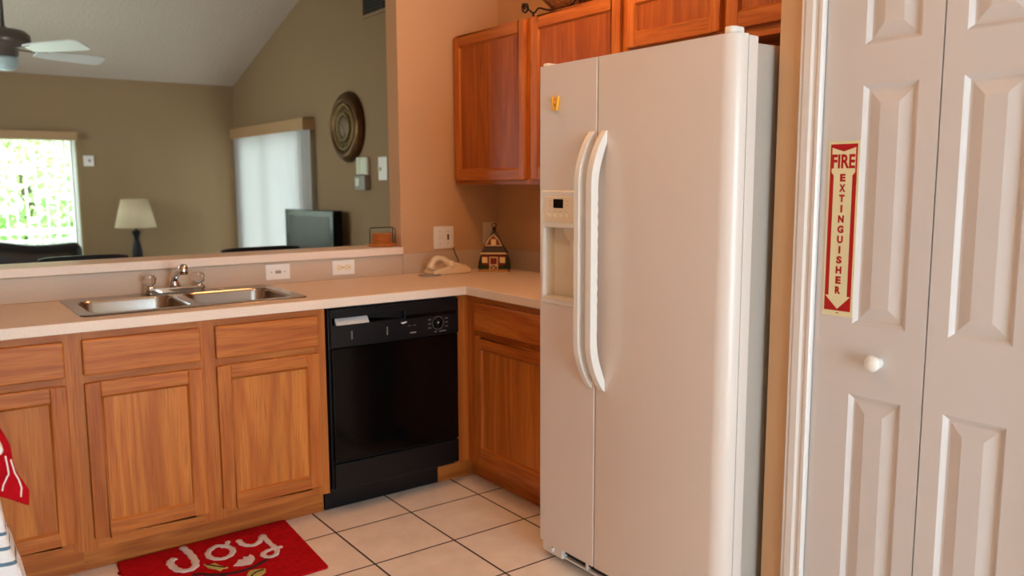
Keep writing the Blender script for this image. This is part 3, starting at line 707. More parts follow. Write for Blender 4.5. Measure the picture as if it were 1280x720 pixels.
def text_mesh(mb, body, uc, vc, h, wide, bold):
    cu = bpy.data.curves.new('t', 'FONT'); cu.body = body; cu.align_x = 'LEFT'; cu.offset = bold; cu.resolution_u = 4
    ob = bpy.data.objects.new('t', cu); me = bpy.data.meshes.new_from_object(ob)
    xs = [v.co.x for v in me.vertices]; ys = [v.co.y for v in me.vertices]
    xa, xb, ya, yb = min(xs), max(xs), min(ys), max(ys); ww = wide if wide else (xb-xa)/(yb-ya)*h
    vs = []
    for v in me.vertices:
        du = ((v.co.x-xa)/(xb-xa)-.5)*ww; dv = ((v.co.y-ya)/(yb-ya)-.5)*h
        vs.append((FX-.0027, sy0-sw*uc-du, sz1-sh*vc+dv))
    mb.add(vs, [list(p.vertices) for p in me.polygons])
    bpy.data.meshes.remove(me); bpy.data.objects.remove(ob); bpy.data.curves.remove(cu)
mb = MB(); text_mesh(mb, 'FIRE', .5, .113, .036, .066, .03)
for k, ch in enumerate('EXTINGUISHER'):
    text_mesh(mb, ch, .5, .205+.0585*k, .0195, {'I': .0056, 'N': .0165, 'G': .0175, 'X': .0175, 'U': .0165, 'H': .0165}.get(ch, .0155), .055)
mb.build('lettering', sign_red, t)
mb = MB()
for a in (.46, .495, .53): mb.add([(FX-.0017,)+S(a, .978), (FX-.0017,)+S(a+.03, .978), (FX-.0017,)+S(a+.03, .983), (FX-.0017,)+S(a, .983)], [(0, 1, 2, 3)])
mb.build('fine_lettering', sign_red, t)

# ------------------------------------------------------------------ red rug
rt = thing('rug', 'red rug with white Joy lettering on the tile floor before the sink cabinet', 'rug', (-1.497, .055, 0), radians(.8))
lw = local(rt); RW, RD = .637, .50
def rugxf(p): return lw((p.x, -p.y, p.z))
mb = MB().prism(rrect(0, RW, 0, RD, .012), 'z', .0005, .010); mb.xform(lambda p: rugxf(Vector((p.x - .035*p.y/RD*1.0, p.y, p.z)))); mb.build('pile', rug_red, rt, bevel=.004)
def stroke(mb, pts, w, z=.0115):
    P = smooth_path([(a, b, z) for a, b in pts], 7)
    rr = [.0028*(.9+.1*sin(i*1.3)) for i in range(len(P))]; rr[0] *= .6; rr[-1] *= .6
    mb.tube(P, rr, 10, squash=1.22*w/2/.0028)
def rugpart(name, mb, mat): mb.xform(rugxf); return mb.build(name, mat, rt)
mb = MB()
stroke(mb, [(.226, .015), (.232, .087), (.231, .159), (.217, .212), (.188, .228), (.161, .204), (.152, .15), (.158, .118), (.179, .100)], .026)
stroke(mb, [(.362, .108), (.330, .090), (.292, .122), (.283, .170), (.309, .208), (.348, .200), (.370, .162), (.366, .125), (.345, .103)], .021)
stroke(mb, [(.357, .123), (.382, .071)], .018)
stroke(mb, [(.416, .085), (.417, .135), (.440, .165), (.474, .152), (.511, .092)], .022)
stroke(mb, [(.508, .092), (.502, .180), (.504, .250), (.483, .296), (.455, .298), (.445, .272), (.460, .250), (.494, .242), (.53, .245)], .019)
rugpart('joy_lettering', mb, rug_white)
def blob(mb, pts, z=.0125):
    n = len(pts); mb.add([(a, b, z) for a, b in pts] + [(a, b, z-.004) for a, b in pts], [tuple(range(n))] + [(i, (i+1) % n, n+(i+1) % n, n+i) for i in range(n)])
mb = MB(); blob(mb, [(.328, .292), (.350, .272), (.357, .256), (.376, .262), (.380, .243), (.396, .252), (.408, .237), (.414, .262), (.410, .283), (.396, .302), (.384, .315), (.354, .309)]); rugpart('white_leaf', mb, rug_white)
mb = MB(); blob(mb, [(.247, .213), (.262, .232), (.282, .229), (.290, .258), (.308, .294), (.292, .290), (.278, .302), (.268, .276), (.251, .253)]); rugpart('green_leaf', mb, rug_green)
mb = MB(); blob(mb, [(.342, .392), (.36, .366), (.38, .367), (.412, .384), (.402, .41), (.38, .425), (.36, .415)]); rugpart('green_leaf', mb, rug_green)
mb = MB(); stroke(mb, [(.19, .272), (.219, .284), (.241, .311), (.29, .338), (.33, .350), (.368, .347), (.41, .333), (.445, .315)], .012, .0122); stroke(mb, [(.252, .222), (.275, .255), (.302, .29)], .006, .0128); stroke(mb, [(.35, .41), (.375, .392), (.405, .388)], .006, .0128)
stroke(mb, [(.29, .338), (.25, .36), (.2, .365)], .010, .0121); rugpart('branch', mb, rug_dark)
mb = MB(); blob(mb, [(.19, .35), (.215, .34), (.235, .36), (.225, .385), (.195, .39), (.175, .37)]); rugpart('green_leaf', mb, rug_green)
mb = MB().box(-.012, .002, .075, .098, .001, .005); rugpart('care_tag', mb, rug_red)

# ------------------------------------------------------------------ things on the counter
# cream desk telephone
t = thing('telephone', 'cream corded telephone on the counter by the toy barn', 'telephone', (.2, .46, H))
prof = [(.084, H+.0006), (.302, H+.0006), (.306, H+.018), (.290, H+.034), (.222, H+.052), (.198, H+.046), (.10, H+.028), (.082, H+.016)]
MB().prism(prof, 'y', .425, .535).build('base', cream_plastic, t, bevel=.007, seg=3)
hp = smooth_path([(.088, .462, H+.042), (.098, .462, H+.068), (.118, .458, H+.083), (.146, .452, H+.080), (.172, .446, H+.064), (.192, .440, H+.046)], 6)
n_ = len(hp); MB().tube(hp, [.0185-.005*sin(pi*i/(n_-1)) for i in range(n_)], 14).build('handset', cream_plastic, t)
hs = [o for o in t.children if o.name.startswith('handset')][0]
MB().tube([(.094, .462, H+.056), (.086, .463, H+.036), (.083, .463, H+.028)], [.019, .024, .020], 18).build('earpiece', cream_plastic, hs)
MB().tube([(.182, .443, H+.058), (.194, .439, H+.044), (.200, .437, H+.036)], [.017, .023, .020], 18).build('mouthpiece', cream_plastic, hs)
mb = MB()
kz_ = lambda x: H+.052-(x-.222)*.018/.068
for i in range(3):
    for j in range(4): mb.add([], []); x_ = .228+.02*i; mb.box(x_, x_+.012, .435+j*.022, .449+j*.022, kz_(x_)-.006, kz_(x_)+.003)
mb.build('keypad', ivory, t)
cord = [(.30, .53, H+.02), (.315, .56, H+.03), (.318, .575, H+.06), (.305, .582, H+.09), (.302, .586, 1.02), (.301, .592, 1.035)]
MB().tube(smooth_path(cord, 8), .0022, 8).build('cord', black_matte, t)
mb = MB().lathe([(.0001, H+.0005), (.9, H+.0005), (1, H+.003), (1, H+.006), (.9, H+.008), (.6, H+.006), (.0001, H+.006)], (0, 0, 0), 'z', 32)
Rm = Matrix.Rotation(radians(-22), 3, 'Z'); mb.xform(lambda p: Vector((.058, .428, 0)) + Rm @ Vector((p.x*.058, p.y*.03, p.z)))
tag(mb.build('oval_dish', grey_plastic), 'small flat grey oval piece lying on the counter left of the telephone', 'dish')

# toy barn
bz = radians(-40)
t = thing('toy_barn', 'small red decorative barn with white trim in the counter corner', 'ornament', (.45, .43, H), bz)
lw = local(t)
def bp_(name, mb, mat, **k): mb.xform(lw); return mb.build(name, mat, t, **k)
w2, d2_ = .062, .04
bp_('walls', MB().box(-w2, w2, -d2_, d2_, .004, .095), barn_red)
mb = MB(); vs = [(-w2-.008, -d2_-.008, .093), (w2+.008, -d2_-.008, .093), (w2+.008, d2_+.008, .093), (-w2-.008, d2_+.008, .093), (-.044, -d2_+.012, .136), (.044, -d2_+.012, .136), (.044, d2_-.012, .136), (-.044, d2_-.012, .136), (-.008, 0, .215), (.008, 0, .215)]
mb.add(vs, [(0, 1, 2, 3), (0, 1, 5, 4), (1, 2, 6, 5), (2, 3, 7, 6), (3, 0, 4, 7), (4, 5, 9, 8), (5, 6, 9), (6, 7, 8, 9), (7, 4, 8)]); bp_('roof', mb, barn_roof)
bp_('eave_trim', MB().box(-w2-.006, w2+.006, -d2_-.012, -d2_-.006, .092, .099), barn_cream)
fy = -d2_+.004
mb = MB().prism([(-.04, .135), (.04, .135), (.024, .165), (0, .19), (-.024, .165)], 'y', fy, fy+.03); bp_('gable', mb, barn_red)
mb = MB(); 
for a, b in (((-.043, .135), (.043, .135)), ((-.041, .135), (-.024, .168)), ((-.024, .168), (0, .193)), ((0, .193), (.024, .168)), ((.024, .168), (.041, .135))):
    mb.tube([(a[0], fy-.002, a[1]), (b[0], fy-.002, b[1])], .003, 6)
bp_('gable_trim', mb, barn_cream)
bp_('loft_door', MB().box(-.013, .013, fy-.003, fy, .139, .168), barn_cream)
F = -d2_-.001
mb = MB().plate('y', F-.004, F, [-.022, -.017, .017, .022], [.002, .007, .033, .038, .072, .077], lambda i, j: i == 1 and j in (1, 3))
mb.tube([(-.017, F-.002, .007), (.017, F-.002, .033)], .002, 6).tube([(.017, F-.002, .007), (-.017, F-.002, .033)], .002, 6); bp_('barn_door', mb, barn_cream)
for sx_ in (-1, 1): 
    bp_('window', MB().box(sx_*.046-.014, sx_*.046+.014, F-.003, F, .046, .076), barn_cream)
    mb = MB()
    for k in range(5):
        a = sx_*(.031+k*.008); mb.lathe([(.0001, .004), (.009, .008), (.008, .020+.006*(k % 2)), (.0001, .034+.006*(k % 2))], (a, F-.008, 0), 'z', 8)
    for k in range(4): mb.lathe([(.0001, .004), (.013, .015), (.009, .05), (.0001, .075+.01*(k % 2))], (sx_*(w2+.008), -.03+k*.02, 0), 'z', 8)
    bp_('bushes', mb, barn_green)
mb = MB().box(-w2-.018, w2+.018, -d2_-.02, d2_+.01, 0, .004)
for k in range(13): mb.prism([(-.078+k*.012, .004), (-.068+k*.012, .004), (-.068+k*.012, .012), (-.073+k*.012, .017), (-.078+k*.012, .012)], 'y', -d2_-.02, -d2_-.017)
bp_('picket_base', mb, barn_tan)
mb = MB().lathe([(.0001, .205), (.009, .212), (.009, .224), (.0001, .23)], (0, 0, 0), 'z', 12).tube([(.012*cos(a*pi/8), 0, .237+.012*sin(a*pi/8)) for a in range(17)], .002, 6); bp_('hanging_ring', mb, iron)

# coasters in their holder on the ledge
t = thing('coaster_holder', 'round wooden coaster holder with wire handle at the right end of the bar ledge', 'coaster holder', (-.068, .69, 1.0536))
cxx, cyy, cz = -.068, .69, 1.0536
MB().lathe([(.0001, cz+.001), (.064, cz+.001), (.072, cz+.006), (.075, cz+.012), (.068, cz+.013), (.0001, cz+.011)], (cxx, cyy, 0), 'z', 36).build('tray', coaster_wood, t)
hz = cz+.094
MB().tube([(cxx+.0645, cyy, cz+.004), (cxx+.0645, cyy, hz-.008), (cxx+.058, cyy, hz), (cxx-.058, cyy, hz), (cxx-.0645, cyy, hz-.008), (cxx-.0645, cyy, cz+.004)], .0022, 8).tube([(cxx+.0645, cyy-.03, cz+.004), (cxx+.0645, cyy-.03, hz-.008), (cxx+.0645, cyy, hz)], .0022, 8).build('wire_handle', iron, t)
NC = ['bottom', 'second from the bottom', 'third from the bottom', 'second from the top', 'top']
for k in range(5):
    z = cz+.0122+k*.0108
    o = MB().lathe([(.0001, 0), (.045, 0), (.052, .0025), (.054, .005), (.052, .0075), (.045, .0098), (.0001, .0098)], (0, 0, 0), 'z', 36).build('coaster', coaster_wood)
    o.location = (cxx+random.uniform(-.002, .002), cyy, z); tag(o, 'round orange wood coaster, %s of the stack on the ledge' % NC[k], 'coaster', 'coasters stacked in the holder')

# mottled bowl on scroll stand, top of the wall cabinets
t = thing('decorative_bowl', 'mottled brown bowl on black iron scroll stand, on top of the wall cabinets', 'bowl', (.47, -.165, 2.112))
zc0 = 2.112
mb = MB().lathe([(.0001, .02), (.06, .022), (.13, .045), (.185, .09), (.21, .14), (.20, .145), (.17, .10), (.10, .05), (.0001, .04)], (.47, -.165, zc0+.005), 'z', 40, sx=.55, sy=1); mb.build('bowl', wicker, t)
mb = MB()
for sy_ in (-1, 1):
    pts = []
    for k in range(33): a = radians(-75+k*15); rr = .008+.0006*k; pts.append((.37, -.165+sy_*(.215+rr*cos(a)), zc0+.062+rr*sin(a)))
    pts = pts + smooth_path([pts[-1], (.375, -.165+sy_*.165, zc0+.030), (.38, -.165+sy_*.13, zc0+.046), (.40, -.165+sy_*.09, zc0+.034), (.42, -.165, zc0+.018)], 5)[1:]
    mb.tube(pts, .0042, 8)
    mb.tube([(.375, -.165+sy_*.165, zc0+.030), (.375, -.165+sy_*.16, zc0+.0005)], .005, 8)
    mb.tube([(.42, -.165+sy_*.1, zc0+.028), (.53, -.165+sy_*.1, zc0+.028), (.54, -.165+sy_*.1, zc0+.0005)], .0045, 8)
mb.build('scroll_stand', iron, t)

# ------------------------------------------------------------------ range at the left with its towels (only handle end and towels reach the frame)
BX, BZ = -1.908, .838      # oven handle bar
t = thing('range', 'white kitchen range at the left edge, its oven handle holding two towels', 'stove', (-2.27, -.8, 0))
MB().box(-2.58, -1.985, -1.19, -.43, .0, .905).build('body', fridge_gloss, t, bevel=.004)
MB().box(-2.58, -1.975, -1.19, -.43, .906, .918).build('cooktop', black_gloss, t, bevel=.002)
MB().box(-1.984, -1.96, -1.18, -.44, .22, .80).build('oven_door', fridge_gloss, t, bevel=.006)
MB().tube([(BX, -1.178, BZ), (BX, -1.172, BZ), (BX, -.452, BZ), (BX, -.446, BZ)], [.008, .012, .012, .008], 16).box(-1.984, BX, -1.15, -1.135, BZ-.01, BZ+.01).box(-1.984, BX, -.49, -.475, BZ-.01, BZ+.01).build('handle', fridge_gloss, t)
def drape(keys, b):
    """point on a profile given as (x, z) keys, b from 0 to 1, by even steps between keys"""
    n = len(keys)-1; i = min(int(b*n), n-1); k = b*n-i; k = k*k*(3-2*k)*.3+k*.7
    return keys[i][0]+(keys[i+1][0]-keys[i][0])*k, keys[i][1]+(keys[i+1][1]-keys[i][1])*k
near = [(-1.926, .70), (-1.927, .76), (-1.926, .83), (-1.918, .856), (-1.904, .862), (-1.890, .852), (-1.880, .825), (-1.877, .79), (-1.872, .765), (-1.862, .745), (-1.851, .722), (-1.853, .690)]
far = [(-1.926, .68), (-1.927, .76), (-1.926, .83), (-1.920, .851), (-1.908, .856), (-1.896, .851), (-1.890, .83), (-1.890, .81), (-1.890, .79), (-1.890, .775), (-1.889, .76), (-1.889, .745)]
def red_fn(a, b):
    """a runs along the bar from the near edge; the near 30 % wraps round the side of the fold, so that it faces the viewer"""
    xn, zn = drape(near, b); xf_, zf_ = drape(far, b); fo = min(1, max(0, a)/.3)
    w_ = min(1, max(0, a-.3)/.35)**.8; k = max(0, (b-.42)/.58)**.6 if b > .42 else 0
    x, z = xn+(xf_-xn)*w_, zn+(zf_-zn)*w_
    wrap = sin(fo*pi/2)**1.2
    x = (x)*(1-k) + k*(-1.935+(x+1.935)*wrap)
    z += k*.05*(1-wrap)
    y = -1.118+.24*max(0, a-.3)/.7+.012*(1-cos(fo*pi/2)) + .004*sin(b*22+a*9)*k
    return (x+k*.003*sin(a*16), y, z)
rt2 = MB().sheet(red_fn, 40, 44).build('red_towel', towel_red, None, solid=.006); tag(rt2, 'red towel with white stitching hanging at the left edge before the base cabinet', 'towel')
mb = MB()
for q0, q1 in ((.215, .20), (.115, .10)):
    P = []
    for k in range(26):
        kk = k/25; b = .62+.34*kk; a = q0+(q1-q0)*kk+.02*sin(kk*5); p = Vector(red_fn(a, b)); P.append(p+Vector((.001, -.0045, 0)))
    mb.tube(P, .0016, 6)
mb.build('stitching', stitch_white, rt2)
wkeys = [(-1.926, .50), (-1.927, .70), (-1.926, .83), (-1.919, .852), (-1.908, .857), (-1.898, .852), (-1.893, .83), (-1.895, .70), (-1.891, .60), (-1.884, .54), (-1.874, .48), (-1.856, .42), (-1.846, .36), (-1.842, .30)]
def white_fn(a, b):
    x, z = drape(wkeys, b); k = max(0, (b-.40)/.60)**.5 if b > .40 else 0; fo = min(1, a/.3); wrap = sin(fo*pi/2)**1.2
    x = x*(1-k) + k*(-1.96+(x+1.96)*wrap)
    return (x+k*.004*sin(a*12+1), -.835+.27*max(0, a-.3)/.7+.02*(1-cos(fo*pi/2))+.003*sin(b*30+a*7)*k, z+k*.02*(1-wrap))
mb = MB().sheet(white_fn, 30, 90)
rows = {min(range(36, 90), key=lambda j: abs(drape(wkeys, (j+.5)/90)[1]-zz)) for zz in (.535, .492, .450)}
mb.f = [(q, s_, 1 if n_//30 in rows else 0) for n_, (q, s_, m_) in enumerate(mb.f)]
wt = mb.build('white_towel', [towel_white, towel_blue], None, solid=.009); tag(wt, 'white terry towel with blue stripes hanging below the red towel', 'towel')

# ------------------------------------------------------------------ living room
def vblinds(name, label, axis, a, u0, u1, z0, z1, vz1, open_deg, pitch, width, valance_over, vinyl):
    t = thing(name, label, 'blinds', ((u0+u1)/2, a, z1) if axis == 'y' else (a, (u0+u1)/2, z1))
    q = (lambda uu, d, z: (uu, a-d, z)) if axis == 'y' else (lambda uu, d, z: (a-d, uu, z))
    mb = MB(); n = int((u1-u0)/pitch)
    for k in range(n+1):
        uu = u0+(u1-u0)*k/n; c, s_ = cos(radians(open_deg))*width/2, sin(radians(open_deg))*width/2
        for j in range(4):
            t0, t1 = -1+j*.5, -.5+j*.5; cv = lambda tt: .006*(1-tt*tt)
            mb.add([q(uu+t0*c, .065+t0*s_+cv(t0), z0), q(uu+t1*c, .065+t1*s_+cv(t1), z0), q(uu+t1*c, .065+t1*s_+cv(t1), z1), q(uu+t0*c, .065+t0*s_+cv(t0), z1)], [(0, 1, 2, 3)], True)
    mb.build('slats', vinyl, t)
    o = valance_over
    mb = MB()
    pts = [(u0-o, .0), (u1+o, .115)]
    if axis == 'y': mb.box(u0-o, u1+o, a-.115, a-.105, z1-.005, vz1).box(u0-o, u0-o+.01, a-.105, a, z1-.005, vz1).box(u1+o-.01, u1+o, a-.105, a, z1-.005, vz1).box(u0-o, u1+o, a-.105, a, vz1-.008, vz1)
    else: mb.box(a-.115, a-.105, u0-o, u1+o, z1-.005, vz1).box(a-.105, a, u0-o, u0-o+.01, z1-.005, vz1).box(a-.105, a, u1+o-.01, u1+o, z1-.005, vz1).box(a-.105, a, u0-o, u1+o, vz1-.008, vz1)
    mb.build('valance', valance_m, t)
    return t
vblinds('vertical_blinds', 'open white vertical blinds with tan valance on the garden window', 'y', YF-.001, WX0, WX1-.03, .42, 1.80, 1.875, 80, .085, .08, .03, blind_vinyl)
vblinds('vertical_blinds', 'closed white vertical blinds with tan valance beside the round clock', 'x', XR-.001, DY0-.17, 5.97, .06, 1.845, 1.945, 12, .078, .088, .03, blind_thick)

# round clock
CY, CZ = 3.28, 1.825
t = thing('wall_clock', 'large round bronze wall clock on the living room wall', 'clock', (XR, CY, CZ))
MB().lathe([(.285, -.001), (.288, -.02), (.275, -.042), (.25, -.06), (.225, -.068), (.205, -.062), (.198, -.05), (.19, -.05), (.0001, -.05)], (XR, CY, CZ), 'x', 64).build('rim', bronze, t)
MB().lathe([(.188, -.05), (.188, -.06), (.180, -.064), (.172, -.06), (.172, -.05)], (XR, CY, CZ), 'x', 64).lathe([(.118, -.05), (.118, -.064), (.108, -.07), (.098, -.064), (.098, -.05)], (XR, CY, CZ), 'x', 64).build('inner_rings', bronze_light, t)
mb = MB()
for k in range(12):
    a0 = 2*pi*k/12
    pts = [(XR-.053, CY+rr*cos(a0+da), CZ+rr*sin(a0+da)) for rr, da in ((.125, -.12), (.16, -.16), (.163, 0), (.14, .05), (.128, .12), (.15, .2), (.165, .3))]
    mb.tube(smooth_path(pts, 4), .005, 6)
mb.build('scrollwork', bronze_light, t)
dl = MB().lathe([(.0001, -.056), (.1, -.056), (.1, -.052)], (XR, CY, CZ), 'x', 48).build('dial', dial_grey, t)
mb = MB()
for k in range(12):
    a = 2*pi*k/12; mb.tube([(XR-.0575, CY+.078*cos(a), CZ+.078*sin(a)), (XR-.0575, CY+.092*cos(a), CZ+.092*sin(a))], .003, 6)
mb.tube([(XR-.0572, CY+.085*cos(2*pi*k/40), CZ+.085*sin(2*pi*k/40)) for k in range(41)], .0018, 6); mb.build('hour_ring', iron, dl)
MB().tube([(XR-.058, CY, CZ), (XR-.058, CY+.045, CZ+.02)], .0025, 6).build('clock_hand', iron, dl)
MB().tube([(XR-.059, CY, CZ), (XR-.059, CY-.02, CZ-.065)], .002, 6).build('clock_hand', iron, dl)

def wall_box(name, label, cat, y0, y1, z0, z1, d, mat):
    t = thing(name, label, cat, (XR, (y0+y1)/2, z0)); MB().box(XR-.0005, XR-d, y0, y1, z0, z1).build('housing', mat, t, bevel=.006); return t
t = wall_box('thermostat', 'pale upper wall control with two panels under the clock', 'thermostat', 2.925, 3.125, 1.435, 1.575, .028, white_plastic)
MB().box(XR-.028, XR-.031, 3.05, 3.115, 1.445, 1.567).box(XR-.028, XR-.031, 2.94, 3.035, 1.445, 1.567).build('cover_panels', lime_lit, t)
t = wall_box('chime_box', 'rounded grey box with a pale button, below the upper wall control', 'control box', 2.93, 3.12, 1.315, 1.43, .05, grey_plastic)
MB().box(XR-.05, XR-.056, 3.02, 3.09, 1.345, 1.41).build('button', lime_lit, t, bevel=.003)
t = wall_box('switch_plate', 'pale switch plate on the living wall beside the opening edge', 'switch plate', 2.63, 2.775, 1.39, 1.57, .008, white_plastic)
MB().box(XR-.008, XR-.02, 2.73, 2.745, 1.465, 1.49).build('switch_lever', ivory, t)
t = thing('wall_vent', 'dark louvred return vent high on the living room wall', 'vent', (XR, 2.66, 2.64))
frame('x', XR-.001, XR-.012, 2.33, 2.985, 2.64, 3.05, .022, MB()).build('vent_frame', living_paint, t)
mb = MB().box(XR-.0005, XR-.002, 2.352, 2.963, 2.662, 3.028, 1)
for k in range(14): mb.prism([(XR-.002, 2.668+k*.026), (XR-.010, 2.662+k*.026), (XR-.010, 2.666+k*.026), (XR-.002, 2.672+k*.026)], 'y', 2.355, 2.96)
mb.box(XR-.003, XR-.011, 2.65, 2.66, 2.662, 3.028); mb.build('louvres', [plain('vent_brown', srgb(88, 68, 54), .6), black_matte], t)
t = thing('wall_sensor', 'small pale square sensor on the far wall right of the garden window', 'sensor', (-.48, YF, 1.55))
MB().box(-.525, -.435, YF-.0005, YF-.03, 1.545, 1.65).build('housing', white_plastic, t, bevel=.004); MB().lathe([(.0001, YF-.033), (.012, YF-.033), (.014, YF-.03)], (-.475, 0, 1.6), 'y', 12).build('lens', grey_plastic, t)

# table lamp on an end table
lx, ly = -.139, 5.88
t = thing('end_table', 'dark end table under the table lamp, hidden behind the ledge', 'table', (lx, ly, 0))
MB().box(lx-.25, lx+.25, ly-.25, ly+.25, .545, .575).build('table_top', dark_wood, t, bevel=.004)
for a in (-1, 1):
    for b in (-1, 1): MB().box(lx+a*.22-.02, lx+a*.22+.02, ly+b*.22-.02, ly+b*.22+.02, 0, .545).build('leg', dark_wood, t)
t = thing('table_lamp', 'table lamp with cream tapered shade and black base by the far wall', 'lamp', (lx, ly, .575))
MB().lathe([(.07, .5755), (.07, .59), (.052, .60), (.047, .70), (.028, .80), (.026, .83), (.042, .885), (.038, .90), (.012, .905)], (lx, ly, 0), 'z', 32).build('lamp_base', black_satin, t)
MB().lathe([(.012, .9), (.012, .96), (.018, .965), (.018, .99)], (lx, ly, 0), 'z', 16).build('lamp_neck', chrome, t)
MB().lathe([(.196, .934), (.126, 1.217)], (lx, ly, 0), 'z', 40).build('lamp_shade', shade_cloth, t); 
sh_ = [o for o in t.children if o.name.startswith('lamp_shade')][0]
bm = bmesh.new(); bm.from_mesh(sh_.data); bmesh.ops.delete(bm, geom=[fc for fc in bm.faces if len(fc.verts) > 4], context='FACES'); bm.to_mesh(sh_.data); bm.free()
md = sh_.modifiers.new('solid', 'SOLIDIFY'); md.thickness = .004
mb = MB()
for k in range(3): a = 2*pi*k/3; mb.tube([(lx, ly, .98), (lx+.19*cos(a), ly+.19*sin(a), .945)], .002, 6)
mb.build('shade_spider', chrome, sh_)

# black leather sofa under the window
t = thing('sofa', 'black leather sofa below the garden window, its back top showing', 'sofa', (-1.5, 5.1, 0))
sx0, sx1 = -2.35, -.72
MB().box(sx0, sx1, 4.62, 5.55, .08, .40).build('base', leather, t, bevel=.03, seg=3)
def cushion(x0, x1, yb, z0, z1, nm):
    def fn(a, b):
        ang = 2*pi*b; x = x0+(x1-x0)*a; e = max(0, 1-(2*a-1)**8)**.5
        ry, rz = .12*(.55+.45*e), (z1-z0)/2*(.8+.2*e+.025*sin(a*11))
        sg = lambda v, p: math.copysign(abs(v)**p, v)
        return (x, yb+ry*sg(cos(ang), .7), (z0+z1)/2+rz*sg(sin(ang), .6)+.02*e*sin(a*7))
    MB().sheet(fn, 28, 28).build(nm, leather, t)
cushion(sx0+.12, -1.56, 5.42, .38, .84, 'back_cushion'); cushion(-1.56, sx1, 5.42, .38, .85, 'back_cushion')
for a in (sx0, sx1-.2): MB().box(a, a+.2, 4.62, 5.3, .08, .62).build('arm', leather, t, bevel=.05, seg=4)
for a, b in ((sx0+.2, -1.55), (-1.54, sx1-.2)): MB().box(a, b, 4.6, 5.3, .40, .52).build('seat_cushion', leather, t, bevel=.04, seg=4)
for a in (sx0+.08, sx1-.08):
    for b in (4.7, 5.48): MB().box(a-.03, a+.03, b-.03, b+.03, 0, .08).build('foot', black_satin, t)

# two bar stools on the living room side of the ledge
def stool(x0, x1, label):
    cx_ = (x0+x1)/2; w_ = (x1-x0); yb = 1.4; ztop = 1.026
    t = thing('bar_stool', label, 'stool', (cx_, 1.2, 0), 0, 'bar stools behind the ledge')
    def fn(s_): return ztop-.010*abs(2*s_-1)**6
    mb = MB(); N = 16
    poly = [(x0+w_*i/N, fn(i/N)) for i in range(N+1)] + [(x1-.004, ztop-.085)] + [(x0+.004, ztop-.085)]
    mb.prism(poly, 'y', yb-.012, yb+.012); mb.build('top_rail', black_satin, t, bevel=.004)
    for s_ in (-1, 1):
        xx = cx_+s_*(w_/2-.03)
        MB().tube([(xx, yb, ztop-.06), (xx, yb, .72), (xx, yb+.03, 0.0)], .016, 10).build('rear_leg', black_satin, t)
        MB().tube([(xx, 1.03, .72), (xx, 1.0, 0.0)], .016, 10).build('front_leg', black_satin, t)
    MB().box(x0+.01, x1-.01, 1.0, yb+.01, .72, .77).build('seat', leather, t, bevel=.02, seg=3)
    for z, a in ((.25, 1.012), (.25, yb+.02)): MB().box(cx_-w_/2+.03, cx_+w_/2-.03, a-.01, a+.01, z, z+.02).build('stretcher', black_satin, t)
    MB().box(x0+.04, x1-.04, yb-.006, yb+.006, .84, .87).build('back_slat', black_satin, t)
stool(-1.522, -1.124, 'black bar stool behind the sink faucet, only its top rail above the ledge')
stool(-.662, -.222, 'black bar stool in front of the television, only its top rail above the ledge')

# television on a low console by the side door
p0, p1 = Vector((.76, 4.165, 0)), Vector((.85, 3.33, 0)); dv = (p1-p0).normalized(); nv = Vector((dv.y, -dv.x, 0))   # nv: outwards from the screen
if nv.x > 0: nv = -nv
t = thing('tv_console', 'dark low console under the television, hidden behind the ledge', 'console', (.75, 3.7, 0))
MB().box(.42, .86, 3.1, 4.0, .06, .66).build('cabinet_body', dark_wood, t, bevel=.004)
MB().box(.412, .42, 3.12, 3.62, .08, .64).build('console_door', dark_wood, t); MB().box(.412, .42, 3.63, 3.98, .08, .64).build('console_door', dark_wood, t)
for a in (.45, .83):
    for b in (3.14, 3.96): MB().box(a-.025, a+.025, b-.025, b+.025, 0, .06).build('foot', dark_wood, t)
t = thing('television', 'black flat television on the console near the closed blinds', 'television', ((p0+p1)/2*1.0)+Vector((0, 0, .661)))
def tvp(a, d, z): return p0+(p1-p0)*a - nv*d + Vector((0, 0, z))
def tvbox(a0, a1, d0, d1, z0, z1, mb=None):
    mb = mb or MB(); vs = [tvp(a, d, z) for z in (z0, z1) for d in (d0, d1) for a in (a0, a1)]
    return mb.add(vs, [(0, 2, 3, 1), (4, 5, 7, 6), (0, 1, 5, 4), (2, 6, 7, 3), (0, 4, 6, 2), (1, 3, 7, 5)])
tvbox(0, 1, .0, .09, .70, 1.14).build('casing', black_gloss, t, bevel=.006)
tvbox(.09, .93, -.0015, .001, .75, 1.09).build('screen', screen_grey, t)
tvbox(.44, .56, .02, .05, .67, .71).build('neck', black_satin, t); tvbox(.3, .7, -.08, .10, .661, .673).build('foot_plate', black_gloss, t, bevel=.004)

# ceiling fan
hx, hy, hz_ = -1.40, 3.40, 2.25
zr = 2.42+.3*(YF-hy)
t = thing('ceiling_fan', 'grey ceiling fan with white blades in the living room', 'ceiling fan', (hx, hy, hz_))
MB().tube([(hx, hy, 2.38), (hx, hy, zr-.03)], .013, 12).build('downrod', fan_grey, t)
MB().lathe([(.03, zr-.09), (.07, zr-.05), (.075, zr-.005)], (hx, hy, 0), 'z', 28).build('canopy', fan_grey, t)
MB().lathe([(.02, 2.40), (.03, 2.385), (.125, 2.375), (.155, 2.35), (.16, 2.30), (.15, 2.275), (.085, 2.265), (.08, 2.215), (.07, 2.205)], (hx, hy, 0), 'z', 40).build('motor_housing', fan_grey, t)
MB().lathe([(.065, 2.206), (.075, 2.19), (.075, 2.15), (.055, 2.125), (.0001, 2.115)], (hx, hy, 0), 'z', 32).build('light_bowl', frost_glass, t)
